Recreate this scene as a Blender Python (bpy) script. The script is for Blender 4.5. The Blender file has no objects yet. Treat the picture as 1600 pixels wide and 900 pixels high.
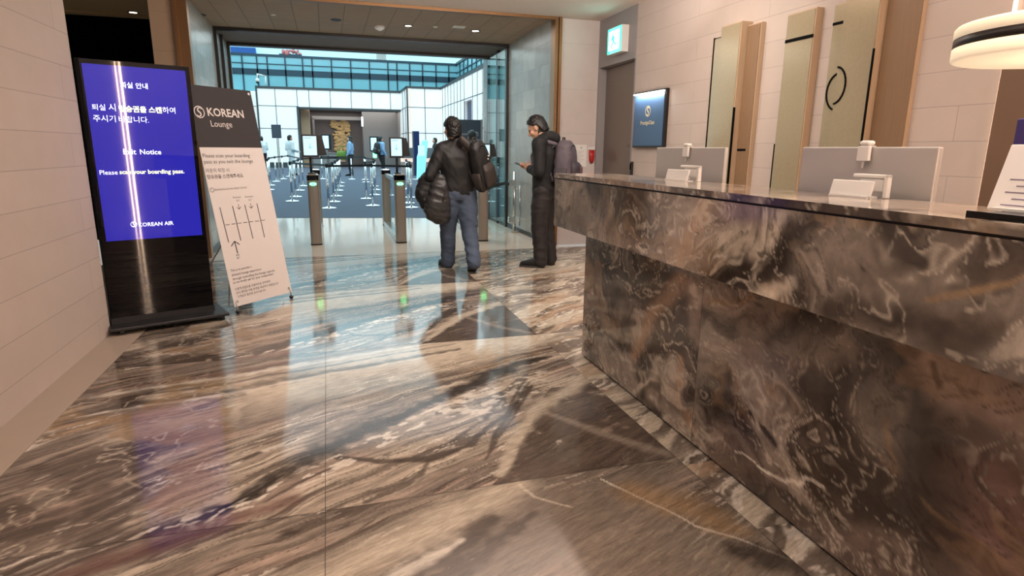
import bpy, bmesh, math, random
import numpy as np
from mathutils import Vector, Matrix, noise as mnoise, Euler
PI = math.pi
R = math.radians
S = bpy.context.scene
COL = S.collection

# ------------------------------------------------------------------ camera
F_PX, PITCH, YAW, ROLL, EYE = 942.9, .2250, .29345, .009874, 1.35
_cy, _sy, _cp, _sp = math.cos(YAW), math.sin(YAW), math.cos(PITCH), math.sin(PITCH)
FW = Vector((_sy * _cp, _cy * _cp, -_sp)); _rt = Vector((_cy, -_sy, 0)); _up = _rt.cross(FW)
RT = math.cos(ROLL) * _rt + math.sin(ROLL) * _up
UP = -math.sin(ROLL) * _rt + math.cos(ROLL) * _up
cam_d = bpy.data.cameras.new('camera')
cam = bpy.data.objects.new('camera', cam_d); COL.objects.link(cam)
cam_d.sensor_width = 36; cam_d.lens = F_PX / 1600 * 36; cam_d.clip_start = .05; cam_d.clip_end = 300
cam.matrix_world = Matrix(((RT.x, UP.x, -FW.x, 0), (RT.y, UP.y, -FW.y, 0), (RT.z, UP.z, -FW.z, EYE), (0, 0, 0, 1)))
S.camera = cam
S.view_settings.view_transform = 'Standard'; S.view_settings.look = 'None'
S.view_settings.gamma = 1; S.view_settings.use_curve_mapping = False
S.view_settings.exposure = 0.0

# ------------------------------------------------------------------ world and large lights
W = bpy.data.worlds.new('world'); S.world = W; W.use_nodes = True
_bg = W.node_tree.nodes['Background']; _bg.inputs[0].default_value = (1, .90, .82, 1); _bg.inputs[1].default_value = .42


def area_light(name, loc, rot, sx, sy, power, color, spread=PI):
    l = bpy.data.lights.new(name, 'AREA'); l.shape = 'RECTANGLE'; l.size = sx; l.size_y = sy
    l.energy = power; l.color = color; l.spread = spread
    o = bpy.data.objects.new(name, l); o.location = loc; o.rotation_euler = rot; COL.objects.link(o); return o


WARM = (1, .91, .82)
area_light('lobby_ceiling_light', (.3, 1.6, 3.05), (0, 0, 0), 3.0, 5.0, 47, WARM)
area_light('lobby_passage_fill', (1.5, 4.5, 3.02), (R(36), 0, 0), 3.0, .7, 92, WARM)  # unseen area lamp tilted forward to brighten the passage and people's backs
area_light('counter_ceiling_light', (2.9, 3.6, 3.05), (0, R(-14), 0), .5, 3.8, 24, WARM)
area_light('ceiling_fill', (2.2, 1.0, 2.55), (R(180 + 22), 0, 0), 2.4, 1.2, 130, (1, .92, .86))  # added up-facing fill to brighten the ceiling, no fitting behind it
area_light('ceiling_fill_far', (1.9, 5.4, 2.72), (R(180 - 30), 0, 0), 2.6, .8, 44, (1, .93, .88))  # second added fill, aimed up at the far part of the ceiling
area_light('passage_fill', (.8, 9.5, 3.05), (0, 0, 0), 4.0, 1.7, 32, (.90, .97, 1))  # added broad fill that brightens the passage walls
area_light('entrance_fill', (.8, 11.15, 3.03), (0, 0, 0), 4.3, 1.1, 22, (.72, .96, 1))  # added fill under the soffit to brighten the teal panes
area_light('hall_fill', (2, 48, 4.05), (0, 0, 0), 6.5, 3, 170, (1, .95, .9))  # added fill lifting the dim hall recess
area_light('atrium_fill', (1.5, 30, 11.4), (0, 0, 0), 22, 32, 3600, (.72, .94, 1))  # added overhead fill for the atrium and its sheen on the floor
area_light('atrium_wall_fill', (1, 30, 10.5), (R(50), 0, 0), 14, 2, 300, (.9, .97, 1))  # added grazing fill for the white panel wall

# ------------------------------------------------------------------ pixel -> place helpers
def ray(x, y): return FW + (x - 800) / F_PX * RT - (y - 450) / F_PX * UP
EYEV = Vector((0, 0, EYE))
def G(x, y, z=0.0): d = ray(x, y); return EYEV + d * ((z - EYE) / d.z)
def AX(x, y, X): d = ray(x, y); return EYEV + d * (X / d.x)
def AY(x, y, Y): d = ray(x, y); return EYEV + d * (Y / d.y)
def APL(x, y, p, n): d = ray(x, y); return EYEV + d * (n.dot(p - EYEV) / n.dot(d))

# ------------------------------------------------------------------ materials
def srgb(r, g, b):
    f = lambda c: (c / 255 / 12.92) if c / 255 <= .04045 else ((c / 255 + .055) / 1.055) ** 2.4
    return (f(r), f(g), f(b))


class NT:
    def __init__(s, name):
        s.m = bpy.data.materials.new(name); s.m.use_nodes = True
        s.t = s.m.node_tree; s.b = s.t.nodes['Principled BSDF']; s.o = s.t.nodes['Material Output']
    def n(s, kind, **kw):
        nd = s.t.nodes.new(kind)
        for k, v in kw.items():
            if k[0] == '_': nd.inputs[int(k[1:]) if k[1:].isdigit() else k[1:].replace('_', ' ')].default_value = v
            else: setattr(nd, k, v)
        return nd
    def l(s, a, b): s.t.links.new(a, b)


def mat(name, col, rough=.5, metal=0., emit=None, es=0., spec=None, var=0., vscale=8., bump=0., bscale=60., stretch=(1, 1, 1), coat=0., alpha=1.):
    k = NT(name); b = k.b
    b.inputs['Base Color'].default_value = (*col, 1); b.inputs['Roughness'].default_value = rough; b.inputs['Metallic'].default_value = metal
    if spec is not None: b.inputs['Specular IOR Level'].default_value = spec
    if coat: b.inputs['Coat Weight'].default_value = coat; b.inputs['Coat Roughness'].default_value = .05
    if emit: b.inputs['Emission Color'].default_value = (*emit, 1); b.inputs['Emission Strength'].default_value = es
    if var or bump:
        tc = k.n('ShaderNodeTexCoord'); mp = k.n('ShaderNodeMapping'); mp.inputs['Scale'].default_value = stretch
        k.l(tc.outputs['Object'], mp.inputs[0])
    if var:
        nz = k.n('ShaderNodeTexNoise'); nz.inputs['Scale'].default_value = vscale; nz.inputs['Detail'].default_value = 5
        mx = k.n('ShaderNodeMix', data_type='RGBA')
        mx.inputs[6].default_value = (*[c * (1 - var) for c in col], 1); mx.inputs[7].default_value = (*[min(1, c * (1 + var)) for c in col], 1)
        k.l(mp.outputs[0], nz.inputs['Vector']); k.l(nz.outputs['Fac'], mx.inputs[0]); k.l(mx.outputs[2], b.inputs['Base Color'])
    if bump:
        nb = k.n('ShaderNodeTexNoise'); nb.inputs['Scale'].default_value = bscale; nb.inputs['Detail'].default_value = 3
        bp = k.n('ShaderNodeBump'); bp.inputs['Strength'].default_value = bump; bp.inputs['Distance'].default_value = .01
        k.l(mp.outputs[0], nb.inputs['Vector']); k.l(nb.outputs['Fac'], bp.inputs['Height']); k.l(bp.outputs[0], b.inputs['Normal'])
    return k.m


def block_mat(name, col, axes, row, width, mortar=.004, joint=.7, rough=.75, var=.06, off=0., vscale=6., spec=.3, rowshift=.5, tilevar=.04):
    """stone blocks with fine joints; axes picks which object axes are (along, up)"""
    k = NT(name); tc = k.n('ShaderNodeTexCoord'); sp = k.n('ShaderNodeSeparateXYZ'); k.l(tc.outputs['Object'], sp.inputs[0])
    cb = k.n('ShaderNodeCombineXYZ'); k.l(sp.outputs[axes[0]], cb.inputs[0])
    ad = k.n('ShaderNodeMath', operation='ADD', _1=off); k.l(sp.outputs[axes[1]], ad.inputs[0]); k.l(ad.outputs[0], cb.inputs[1])
    br = k.n('ShaderNodeTexBrick', offset=rowshift)
    br.inputs['Scale'].default_value = 1; br.inputs['Mortar Size'].default_value = mortar; br.inputs['Mortar Smooth'].default_value = .3
    br.inputs['Brick Width'].default_value = width; br.inputs['Row Height'].default_value = row
    br.inputs['Color1'].default_value = (*[c * (1 - tilevar) for c in col], 1); br.inputs['Color2'].default_value = (*[c * (1 + tilevar) for c in col], 1)
    br.inputs['Mortar'].default_value = (*[c * joint for c in col], 1)
    k.l(cb.outputs[0], br.inputs['Vector'])
    nz = k.n('ShaderNodeTexNoise'); nz.inputs['Scale'].default_value = vscale; nz.inputs['Detail'].default_value = 6
    k.l(tc.outputs['Object'], nz.inputs['Vector'])
    rm = k.n('ShaderNodeMapRange'); rm.inputs[3].default_value = 1 - var; rm.inputs[4].default_value = 1 + var; k.l(nz.outputs['Fac'], rm.inputs[0])
    mx = k.n('ShaderNodeMix', data_type='RGBA', blend_type='MULTIPLY'); mx.inputs[0].default_value = 1
    k.l(br.outputs['Color'], mx.inputs[6]); k.l(rm.outputs[0], mx.inputs[7]); k.l(mx.outputs[2], k.b.inputs['Base Color'])
    bp = k.n('ShaderNodeBump', invert=True); bp.inputs['Strength'].default_value = .35; bp.inputs['Distance'].default_value = .003
    k.l(br.outputs['Fac'], bp.inputs['Height']); k.l(bp.outputs[0], k.b.inputs['Normal'])
    k.b.inputs['Roughness'].default_value = rough; k.b.inputs['Specular IOR Level'].default_value = spec
    return k.m


def glass_mat(name, tint, gl=.12, rough=.02):
    k = NT(name); tr = k.n('ShaderNodeBsdfTransparent'); tr.inputs[0].default_value = (*tint, 1)
    gs = k.n('ShaderNodeBsdfGlossy'); gs.inputs['Roughness'].default_value = rough
    fr = k.n('ShaderNodeFresnel'); fr.inputs[0].default_value = 1.5
    mp = k.n('ShaderNodeMath', operation='MULTIPLY_ADD', _1=.8, _2=gl * .3); k.l(fr.outputs[0], mp.inputs[0])
    ge = k.n('ShaderNodeNewGeometry'); iv = k.n('ShaderNodeMath', operation='SUBTRACT', _0=1.0); k.l(ge.outputs['Backfacing'], iv.inputs[1])
    fm = k.n('ShaderNodeMath', operation='MULTIPLY'); k.l(mp.outputs[0], fm.inputs[0]); k.l(iv.outputs[0], fm.inputs[1])
    mx = k.n('ShaderNodeMixShader'); k.l(fm.outputs[0], mx.inputs[0]); k.l(tr.outputs[0], mx.inputs[1]); k.l(gs.outputs[0], mx.inputs[2])
    k.l(mx.outputs[0], k.o.inputs[0]); return k.m


def marble_mat(name, rough=.07, detail=.22, dscale=(4, 22, 22), spec=.5, fleck=.22):
    k = NT(name); at = k.n('ShaderNodeAttribute', attribute_name='Col')
    tc = k.n('ShaderNodeTexCoord'); mp = k.n('ShaderNodeMapping'); mp.vector_type = 'TEXTURE'; mp.inputs['Scale'].default_value = [1 / q for q in dscale]; mp.inputs['Rotation'].default_value = (0, 0, R(24))
    k.l(tc.outputs['Object'], mp.inputs[0])
    nz = k.n('ShaderNodeTexNoise'); nz.inputs['Scale'].default_value = 3; nz.inputs['Detail'].default_value = 7; nz.inputs['Roughness'].default_value = .65; nz.inputs['Distortion'].default_value = .5
    k.l(mp.outputs[0], nz.inputs['Vector'])
    rm = k.n('ShaderNodeMapRange'); rm.inputs[1].default_value = .25; rm.inputs[2].default_value = .75; rm.inputs[3].default_value = 1 - detail * 1.5; rm.inputs[4].default_value = 1 + detail
    k.l(nz.outputs['Fac'], rm.inputs[0])
    mx = k.n('ShaderNodeMix', data_type='RGBA', blend_type='MULTIPLY'); mx.inputs[0].default_value = 1
    k.l(at.outputs['Color'], mx.inputs[6]); k.l(rm.outputs[0], mx.inputs[7])
    n2 = k.n('ShaderNodeTexNoise'); n2.inputs['Scale'].default_value = 7; n2.inputs['Detail'].default_value = 4; n2.inputs['Distortion'].default_value = 1.2; k.l(mp.outputs[0], n2.inputs['Vector'])
    r2 = k.n('ShaderNodeMapRange'); r2.inputs[1].default_value = .66; r2.inputs[2].default_value = .74; r2.inputs[3].default_value = 0; r2.inputs[4].default_value = fleck; k.l(n2.outputs['Fac'], r2.inputs[0])
    m2 = k.n('ShaderNodeMix', data_type='RGBA'); m2.inputs[7].default_value = (.60, .53, .45, 1); k.l(r2.outputs[0], m2.inputs[0]); k.l(mx.outputs[2], m2.inputs[6]); k.l(m2.outputs[2], k.b.inputs['Base Color'])
    k.b.inputs['Roughness'].default_value = rough; k.b.inputs['Specular IOR Level'].default_value = spec
    return k.m


M = {}
def mk(key, *a, **k): M[key] = mat(key, *a, **k)
mk('black_gloss', (.003, .003, .004), .012, spec=.28)
mk('black_plastic', (.012, .012, .014), .38)
mk('black_matte', (.003, .003, .003), .9, spec=.1)
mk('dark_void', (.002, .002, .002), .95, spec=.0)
mk('steel', (.55, .52, .48), .22, 1.)
mk('chrome', (.78, .82, .84), .12, 1.)
mk('brushed_bronze', srgb(152, 145, 136), .32, .5, var=.08, vscale=3, stretch=(60, 60, 1))
mk('brass', srgb(150, 112, 78), .35, .8)
mk('dark_frame', (.035, .03, .028), .35, .6)
mk('white_plastic', (.74, .71, .67), .4)
mk('silver', (.52, .49, .46), .38, .35)
mk('paper', (.80, .76, .72), .7)
mk('ink', (.045, .04, .04), .7)
mk('red_plastic', (.45, .02, .02), .35)
mk('ceiling_paint', srgb(226, 208, 196), .85)
mk('banner_dark', srgb(52, 46, 48), .75)
mk('banner_light', srgb(222, 198, 186), .75)
mk('banner_white', srgb(216, 206, 202), .7)
mk('led_green', (.1, .9, .3), .4, emit=(.08, 1, .32), es=9)
mk('led_warm', (1, .7, .5), .4, emit=(1, .72, .52), es=3.2)
mk('screen_blue', (.004, .004, .05), .012, emit=srgb(42, 39, 172), es=.95)
mk('screen_white', (.8, .9, 1), .2, emit=srgb(160, 222, 238), es=.85)
mk('screen_ink', (.1, .3, .4), .3, emit=(.12, .35, .45), es=.6)
mk('glow_text', (1, 1, 1), .4, emit=(.86, .95, 1), es=1.1)
mk('glow_text_lime', (1, 1, .7), .4, emit=(.90, 1, .62), es=1.05)
mk('exit_green', (.02, .5, .3), .4, emit=(.05, .85, .62), es=1.3)
mk('exit_white', (.9, 1, .95), .4, emit=(.75, 1, .97), es=1.5)
mk('lamp_warm', (1, .9, .75), .4, emit=(1, .86, .62), es=12)
mk('shade_cream', srgb(245, 225, 190), .6, emit=(1, .86, .64), es=.42)
mk('carpet_blue', srgb(76, 84, 100), .9, var=.12, vscale=5, bump=.1, bscale=300)
mk('cap_dark', (.05, .06, .065), .5)
mk('tier_glass', srgb(126, 184, 196), .15, var=.12, vscale=.6)
mk('tier_frame', srgb(36, 62, 76), .4, .3)
mk('hall_wall', srgb(98, 90, 88), .6, var=.1, vscale=.8)
mk('hall_panel', srgb(136, 134, 132), .6, var=.08, vscale=.6)
mk('beige_pillar', srgb(190, 160, 130), .6)
mk('gold_art', srgb(190, 160, 110), .5, .2, var=.5, vscale=2)
mk('belt_black', (.01, .012, .014), .7)
mk('belt_green', (.03, .06, .065), .6)
mk('sign_blue', srgb(66, 92, 122), .35, .2)
mk('gold', srgb(232, 206, 156), .3, .35)
mk('wood', srgb(178, 152, 124), .42, var=.12, vscale=3, stretch=(20, 20, 1.2), coat=.15)
mk('wood_dark', srgb(134, 106, 80), .4, var=.15, vscale=3, stretch=(20, 20, 1.2))
mk('bronze_glass', srgb(176, 162, 134), .16, .3, var=.10, vscale=40, stretch=(1, 1, 1))
mk('brown_panel', srgb(112, 88, 70), .42, var=.08, vscale=60, stretch=(1, 1, 12))
mk('elevator_metal', srgb(128, 116, 108), .32, .45, var=.05, vscale=2)
mk('lintel_metal', srgb(150, 143, 142), .5, .1)
mk('purple', srgb(60, 48, 110), .5)
mk('skin', srgb(206, 160, 134), .5)
mk('hair', (.006, .005, .005), .45, var=.3, vscale=40)
mk('jacket_black', (.010, .010, .011), .55, bump=.25, bscale=120)
mk('hoodie_black', (.007, .007, .008), .75, bump=.3, bscale=90)
mk('coat_black', (.008, .008, .009), .6, bump=.2, bscale=60)
mk('coat_grey', (.030, .029, .030), .35, bump=.2, bscale=40)
mk('jeans', srgb(70, 82, 102), .8, var=.45, vscale=5, bump=.15, bscale=200, stretch=(1, 1, .6))
mk('trousers_dark', (.016, .012, .013), .7, bump=.15, bscale=120)
mk('shoe_black', (.008, .008, .009), .5)
mk('sole', (.03, .03, .03), .7)
mk('pack_black', (.013, .012, .013), .5, bump=.2, bscale=90)
mk('pack_brown', (.035, .028, .026), .5, bump=.2, bscale=90)
mk('pack_grey', srgb(84, 76, 84), .65, bump=.25, bscale=120)
mk('pack_greydark', srgb(52, 46, 52), .65)
mk('cloth_white', srgb(214, 224, 226), .8)
mk('cloth_blue', srgb(140, 178, 214), .8)
mk('cloth_navy', srgb(30, 34, 44), .8)
mk('bag_green', srgb(96, 130, 40), .6)
mk('cyan_glow', (.2, .6, .7), .3, emit=(.30, .86, 1), es=.75)
mk('peach_glow', (.8, .6, .5), .4, emit=(1, .80, .66), es=.7)
mk('counter_marble_dark', srgb(110, 116, 120), .3, var=.35, vscale=2, stretch=(1, 1, 4))
mk('counter_marble_rose', srgb(190, 165, 155), .3, var=.3, vscale=1.5)
mk('grey_sign', srgb(84, 92, 102), .5)
mk('totem_blue', srgb(22, 40, 90), .3)
mk('passage_tile', srgb(214, 200, 184), .10, var=.05, vscale=2)
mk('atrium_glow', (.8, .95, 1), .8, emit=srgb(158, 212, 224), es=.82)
mk('rose_light', srgb(200, 120, 120), .5)
mk('box_blue', srgb(50, 96, 165), .5, emit=srgb(40, 90, 170), es=.4)
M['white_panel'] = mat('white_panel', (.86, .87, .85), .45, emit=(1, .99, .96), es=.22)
M['wall_stone'] = block_mat('wall_stone', srgb(190, 175, 165), (1, 2), .2125, 2.9, off=.06, mortar=.0028, joint=.74, rough=.8, rowshift=.37, tilevar=.02)
M['wall_stone_front'] = block_mat('wall_stone_front', srgb(206, 194, 188), (0, 2), .60, 3.0, off=.22, mortar=.003, joint=.82, rough=.7, tilevar=.01)
M['pier_stone'] = block_mat('pier_stone', srgb(186, 158, 132), (0, 2), .42, 3.0, off=.1, mortar=.004, joint=.85, rough=.7, tilevar=.01)
M['passage_stone'] = block_mat('passage_stone', srgb(158, 156, 148), (1, 2), .285, .60, off=.03, mortar=.004, joint=.8, rough=.26, var=.2, tilevar=.16, spec=.5, rowshift=.43)
M['passage_ceiling'] = block_mat('passage_ceiling', srgb(164, 142, 120), (0, 1), 1.6, .32, mortar=.006, joint=.55, rough=.6, rowshift=0, tilevar=.04, var=.1)
M['soffit'] = mat('soffit', srgb(120, 102, 88), .6)
M['tan_soffit'] = mat('tan_soffit', srgb(176, 148, 108), .8)
M['border_stone'] = mat('border_stone', srgb(168, 152, 136), .45, var=.04)
M['glass'] = glass_mat('glass', (.93, .985, .98))
M['glass_teal'] = glass_mat('glass_teal', (.86, .985, .99), .3)
M['marble_floor'] = marble_mat('marble_floor', .10, .28)
M['marble_desk'] = marble_mat('marble_desk', .09, .24, (5, 5, 5), fleck=.0)

# ------------------------------------------------------------------ mesh helpers
def BM(): return bmesh.new()


def obj(name, bm, m=None, parent=None, smooth=False, bevel=0., segs=2):
    me = bpy.data.meshes.new(name)
    if isinstance(bm, bpy.types.Mesh): me = bm
    else:
        bmesh.ops.recalc_face_normals(bm, faces=bm.faces); bm.to_mesh(me); bm.free()
    if m is not None:
        me.materials.clear(); me.materials.append(M[m] if isinstance(m, str) else m)
    o = bpy.data.objects.new(name, me); COL.objects.link(o)
    if parent is not None: o.parent = parent
    if smooth:
        for p in me.polygons: p.use_smooth = True
    if bevel:
        b = o.modifiers.new('bevel', 'BEVEL'); b.width = bevel; b.segments = segs; b.limit_method = 'ANGLE'; b.angle_limit = R(40)
    return o


def tag(o, label=None, cat=None, group=None, kind=None):
    if label: o['label'] = label
    if cat: o['category'] = cat
    if group: o['group'] = group
    if kind: o['kind'] = kind
    return o


def thing(name, label, cat, loc=(0, 0, 0), rz=0., group=None):
    o = bpy.data.objects.new(name, None); COL.objects.link(o); o.empty_display_size = .1
    o.location = loc; o.rotation_euler = (0, 0, rz); return tag(o, label, cat, group)


def struct(name, bm, m, **k): return tag(obj(name, bm, m, **k), kind='structure')


def dup(root, loc, rz=None, label=None, group=None):
    r = root.copy(); COL.objects.link(r); r.location = loc
    if rz is not None: r.rotation_euler = (0, 0, rz)
    if label: r['label'] = label
    if group: r['group'] = group
    for ch in list(root.children):
        c = ch.copy(); COL.objects.link(c); c.parent = r
        for g in list(ch.children):
            d = g.copy(); COL.objects.link(d); d.parent = c
    return r


def box(bm, x0, x1, y0, y1, z0, z1, mtx=None):
    vs = [bm.verts.new((x, y, z)) for x in (x0, x1) for y in (y0, y1) for z in (z0, z1)]
    for f in ((0, 1, 3, 2), (4, 6, 7, 5), (0, 4, 5, 1), (2, 3, 7, 6), (0, 2, 6, 4), (1, 5, 7, 3)): bm.faces.new([vs[i] for i in f])
    if mtx is not None: bmesh.ops.transform(bm, matrix=mtx, verts=vs)
    return bm


def bx(*a): return box(BM(), *a)


def cyl(bm, p0, p1, r0, r1=None, seg=20, cap=True):
    p0, p1 = Vector(p0), Vector(p1); r1 = r0 if r1 is None else r1
    d = (p1 - p0); L = d.length
    q = d.to_track_quat('Z', 'Y').to_matrix().to_4x4(); q.translation = (p0 + p1) / 2
    bmesh.ops.create_cone(bm, cap_ends=cap, segments=seg, radius1=r0, radius2=r1, depth=L, matrix=q); return bm


def sph(bm, c, r, u=16, v=10, mtx=None):
    r = (r, r, r) if isinstance(r, (int, float)) else r
    m = Matrix.Translation(c) @ (mtx if mtx is not None else Matrix()) @ Matrix.Diagonal((*r, 1))
    bmesh.ops.create_uvsphere(bm, u_segments=u, v_segments=v, radius=1, matrix=m); return bm


def tube(bm, pts, r, seg=10):
    for a, b in zip(pts[:-1], pts[1:]): cyl(bm, a, b, r, seg=seg)
    for p in pts: sph(bm, p, r, seg, 8)
    return bm


def limb(bm, pts, rad, seg=16):
    for i in range(len(pts)):
        sph(bm, pts[i], rad[i], seg, 10)
        if i: cyl(bm, pts[i - 1], pts[i], rad[i - 1], rad[i], seg)
    return bm


def lathe(bm, prof, c=(0, 0, 0), seg=32):
    rings = []
    for r, z in prof: rings.append([bm.verts.new((c[0] + r * math.cos(2 * PI * i / seg), c[1] + r * math.sin(2 * PI * i / seg), c[2] + z)) for i in range(seg)])
    for a, b in zip(rings[:-1], rings[1:]):
        for i in range(seg): bm.faces.new((a[i], a[(i + 1) % seg], b[(i + 1) % seg], b[i]))
    bm.faces.new(rings[0][::-1]); bm.faces.new(rings[-1]); return bm


def loft(bm, rings, seg=24, power=2.0):
    """rings: (centre, rx, ry, rotation matrix or None); superellipse sections"""
    vv = []
    for c, rx, ry, m in rings:
        row = []
        for i in range(seg):
            a = 2 * PI * i / seg; ca, sa = math.cos(a), math.sin(a)
            p = Vector((rx * math.copysign(abs(ca) ** (2 / power), ca), ry * math.copysign(abs(sa) ** (2 / power), sa), 0))
            if m is not None: p = m @ p
            row.append(bm.verts.new(Vector(c) + p))
        vv.append(row)
    for a, b in zip(vv[:-1], vv[1:]):
        for i in range(seg): bm.faces.new((a[i], a[(i + 1) % seg], b[(i + 1) % seg], b[i]))
    bm.faces.new(vv[0][::-1]); bm.faces.new(vv[-1]); return bm


def prism(bm, poly, depth, mtx=None):
    """outline in (x,z), thickness along +y"""
    a = [bm.verts.new((x, 0, z)) for x, z in poly]; b = [bm.verts.new((x, depth, z)) for x, z in poly]
    bm.faces.new(a); bm.faces.new(b[::-1]); n = len(poly)
    for i in range(n): bm.faces.new((a[i], b[i], b[(i + 1) % n], a[(i + 1) % n]))
    if mtx is not None: bmesh.ops.transform(bm, matrix=mtx, verts=a + b)
    return bm


def remesh(bm, voxel, smooth=6, fold=0., fscale=(9, 9, 5), seed=0., fold2=0.):
    bmesh.ops.recalc_face_normals(bm, faces=bm.faces)
    me = bpy.data.meshes.new('tmp'); bm.to_mesh(me); bm.free()
    o = bpy.data.objects.new('tmp', me); COL.objects.link(o)
    r = o.modifiers.new('r', 'REMESH'); r.mode = 'VOXEL'; r.voxel_size = voxel
    s = o.modifiers.new('s', 'SMOOTH'); s.factor = .5; s.iterations = smooth
    dg = bpy.context.evaluated_depsgraph_get(); ev = o.evaluated_get(dg)
    out = bpy.data.meshes.new_from_object(ev, depsgraph=dg)
    bpy.data.objects.remove(o); bpy.data.meshes.remove(me)
    if fold:
        for v in out.vertices:
            p = v.co; q = Vector((p.x * fscale[0] + seed, p.y * fscale[1], p.z * fscale[2] + p.x * 4))
            h = mnoise.noise(q); h = 1 - abs(h) * 2
            h2 = mnoise.noise(q * 2.7) * fold2
            v.co = p + v.normal * (h * fold + h2)
    for p in out.polygons: p.use_smooth = True
    return out


FONT = None
def text(name, body, width, base, ux, uz, m, parent=None, align='LEFT', bold=0., mirror=False, depth=.0006, height=None):
    """lettering: fitted to a width, left end of the baseline at base, reading along ux, up along uz"""
    cu = bpy.data.curves.new('t', 'FONT'); cu.body = body; cu.size = 1; cu.offset = bold; cu.extrude = 0; cu.resolution_u = 2
    o = bpy.data.objects.new('t', cu); COL.objects.link(o)
    dg = bpy.context.evaluated_depsgraph_get(); me = bpy.data.meshes.new_from_object(o.evaluated_get(dg), depsgraph=dg)
    bpy.data.objects.remove(o); bpy.data.curves.remove(cu)
    xs = [v.co.x for v in me.vertices]; ys = [v.co.y for v in me.vertices]
    x0, x1 = min(xs), max(xs); k = width / (x1 - x0); kz = k if height is None else height / (max(ys))
    ux, uz = Vector(ux).normalized(), Vector(uz).normalized()
    for v in me.vertices:
        xx = (v.co.x - x0) * k
        if mirror: xx = width - xx
        v.co = ux * xx + uz * (v.co.y * kz)
    o = obj(name, me, m); o.location = base
    if parent is not None:
        o.parent = parent
    return o


def emblem(bm, c, r, ux, uz, seg=40):
    """ring with an S-shaped double swirl inside"""
    ux, uz, c = Vector(ux).normalized(), Vector(uz).normalized(), Vector(c)
    P = lambda a, b: c + ux * (a * r) + uz * (b * r)
    def ribbon(pts, ws, closed=False):
        L = []
        n = len(pts)
        for i in range(n):
            a = pts[(i - 1) % n] if (closed or i) else pts[0]; b = pts[(i + 1) % n] if (closed or i < n - 1) else pts[-1]
            t = Vector((b[0] - a[0], b[1] - a[1])); t.normalize(); nn = (-t.y, t.x); w = ws[i] / 2
            L.append((bm.verts.new(P(pts[i][0] + nn[0] * w, pts[i][1] + nn[1] * w)), bm.verts.new(P(pts[i][0] - nn[0] * w, pts[i][1] - nn[1] * w))))
        for i in range(n if closed else n - 1):
            a, b = L[i], L[(i + 1) % n]; bm.faces.new((a[0], b[0], b[1], a[1]))
    ring = [(.92 * math.cos(2 * PI * i / seg), .92 * math.sin(2 * PI * i / seg)) for i in range(seg)]
    ribbon(ring, [.16] * seg, True)
    s1 = [(.42 * math.cos(t) * 1.0 + .18, .34 + .36 * math.sin(t)) for t in np.linspace(R(20), R(225), 12)]
    s2 = [(-p[0], -p[1]) for p in s1[::-1]]
    ribbon(s1 + s2, list(np.linspace(.10, .26, 12)) + list(np.linspace(.26, .10, 12)))
    return bm

# ------------------------------------------------------------------ marble: slab colours worked out in numpy, stored on the slabs
def _h(ix, iy, seed):
    n = (ix.astype(np.int64) * 374761393 + iy.astype(np.int64) * 668265263 + seed * 144269504) & 0xffffffff
    n = ((n ^ (n >> 13)) * 1274126177) & 0xffffffff
    return ((n ^ (n >> 16)) & 0xffff) / 65535.0


def vnoise(x, y, seed=0):
    ix, iy = np.floor(x), np.floor(y); fx, fy = x - ix, y - iy
    fx = fx * fx * fx * (fx * (fx * 6 - 15) + 10); fy = fy * fy * fy * (fy * (fy * 6 - 15) + 10)
    a, b = _h(ix, iy, seed), _h(ix + 1, iy, seed); c, d = _h(ix, iy + 1, seed), _h(ix + 1, iy + 1, seed)
    return (a + (b - a) * fx) * (1 - fy) + (c + (d - c) * fx) * fy


def fbm(x, y, seed=0, o=5, g=.5):
    s = 0; a = 1; t = 0
    for i in range(o): s = s + a * vnoise(x * 2 ** i + 17.3 * i, y * 2 ** i - 9.1 * i, seed + i); t += a; a *= g
    return s / t


def sst(a, b, x):
    t = np.clip((x - a) / (b - a + 1e-9), 0, 1); return t * t * (3 - 2 * t)


C_DARK = np.array(srgb(76, 64, 56)); C_BLK = np.array(srgb(52, 44, 39)); C_TAUPE = np.array(srgb(160, 145, 130)); C_GREY = np.array(srgb(126, 116, 108))
C_CREAM = np.array(srgb(222, 206, 184)); C_WHITE = np.array(srgb(232, 220, 204)); C_GOLD = np.array(srgb(168, 134, 94)); C_RED = np.array(srgb(112, 82, 74))
C_ORANGE = np.array(srgb(178, 142, 110)); C_ROSE = np.array(srgb(186, 160, 144)); C_MID = np.array(srgb(124, 111, 100)); C_SLATE = np.array(srgb(92, 85, 80))


def segdist(u, v, pts):
    best = np.full(u.shape, 1e9); ww = np.zeros(u.shape)
    for (x0, y0, w0), (x1, y1, w1) in zip(pts[:-1], pts[1:]):
        dx, dy = x1 - x0, y1 - y0; L = dx * dx + dy * dy + 1e-12
        t = np.clip(((u - x0) * dx + (v - y0) * dy) / L, 0, 1)
        d = np.hypot(u - x0 - t * dx, v - y0 - t * dy); m = d < best
        best = np.where(m, d, best); ww = np.where(m, w0 + (w1 - w0) * t, ww)
    return best, ww


def inpoly(u, v, poly):
    c = np.zeros(u.shape, bool); n = len(poly)
    for i in range(n):
        (x0, y0), (x1, y1) = poly[i], poly[(i + 1) % n]
        k = ((y0 > v) != (y1 > v)) & (u < (x1 - x0) * (v - y0) / (y1 - y0 + 1e-12) + x0); c ^= k
    return c


def lay(rgb, col, mask): return rgb + (col - rgb) * mask[..., None]


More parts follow.
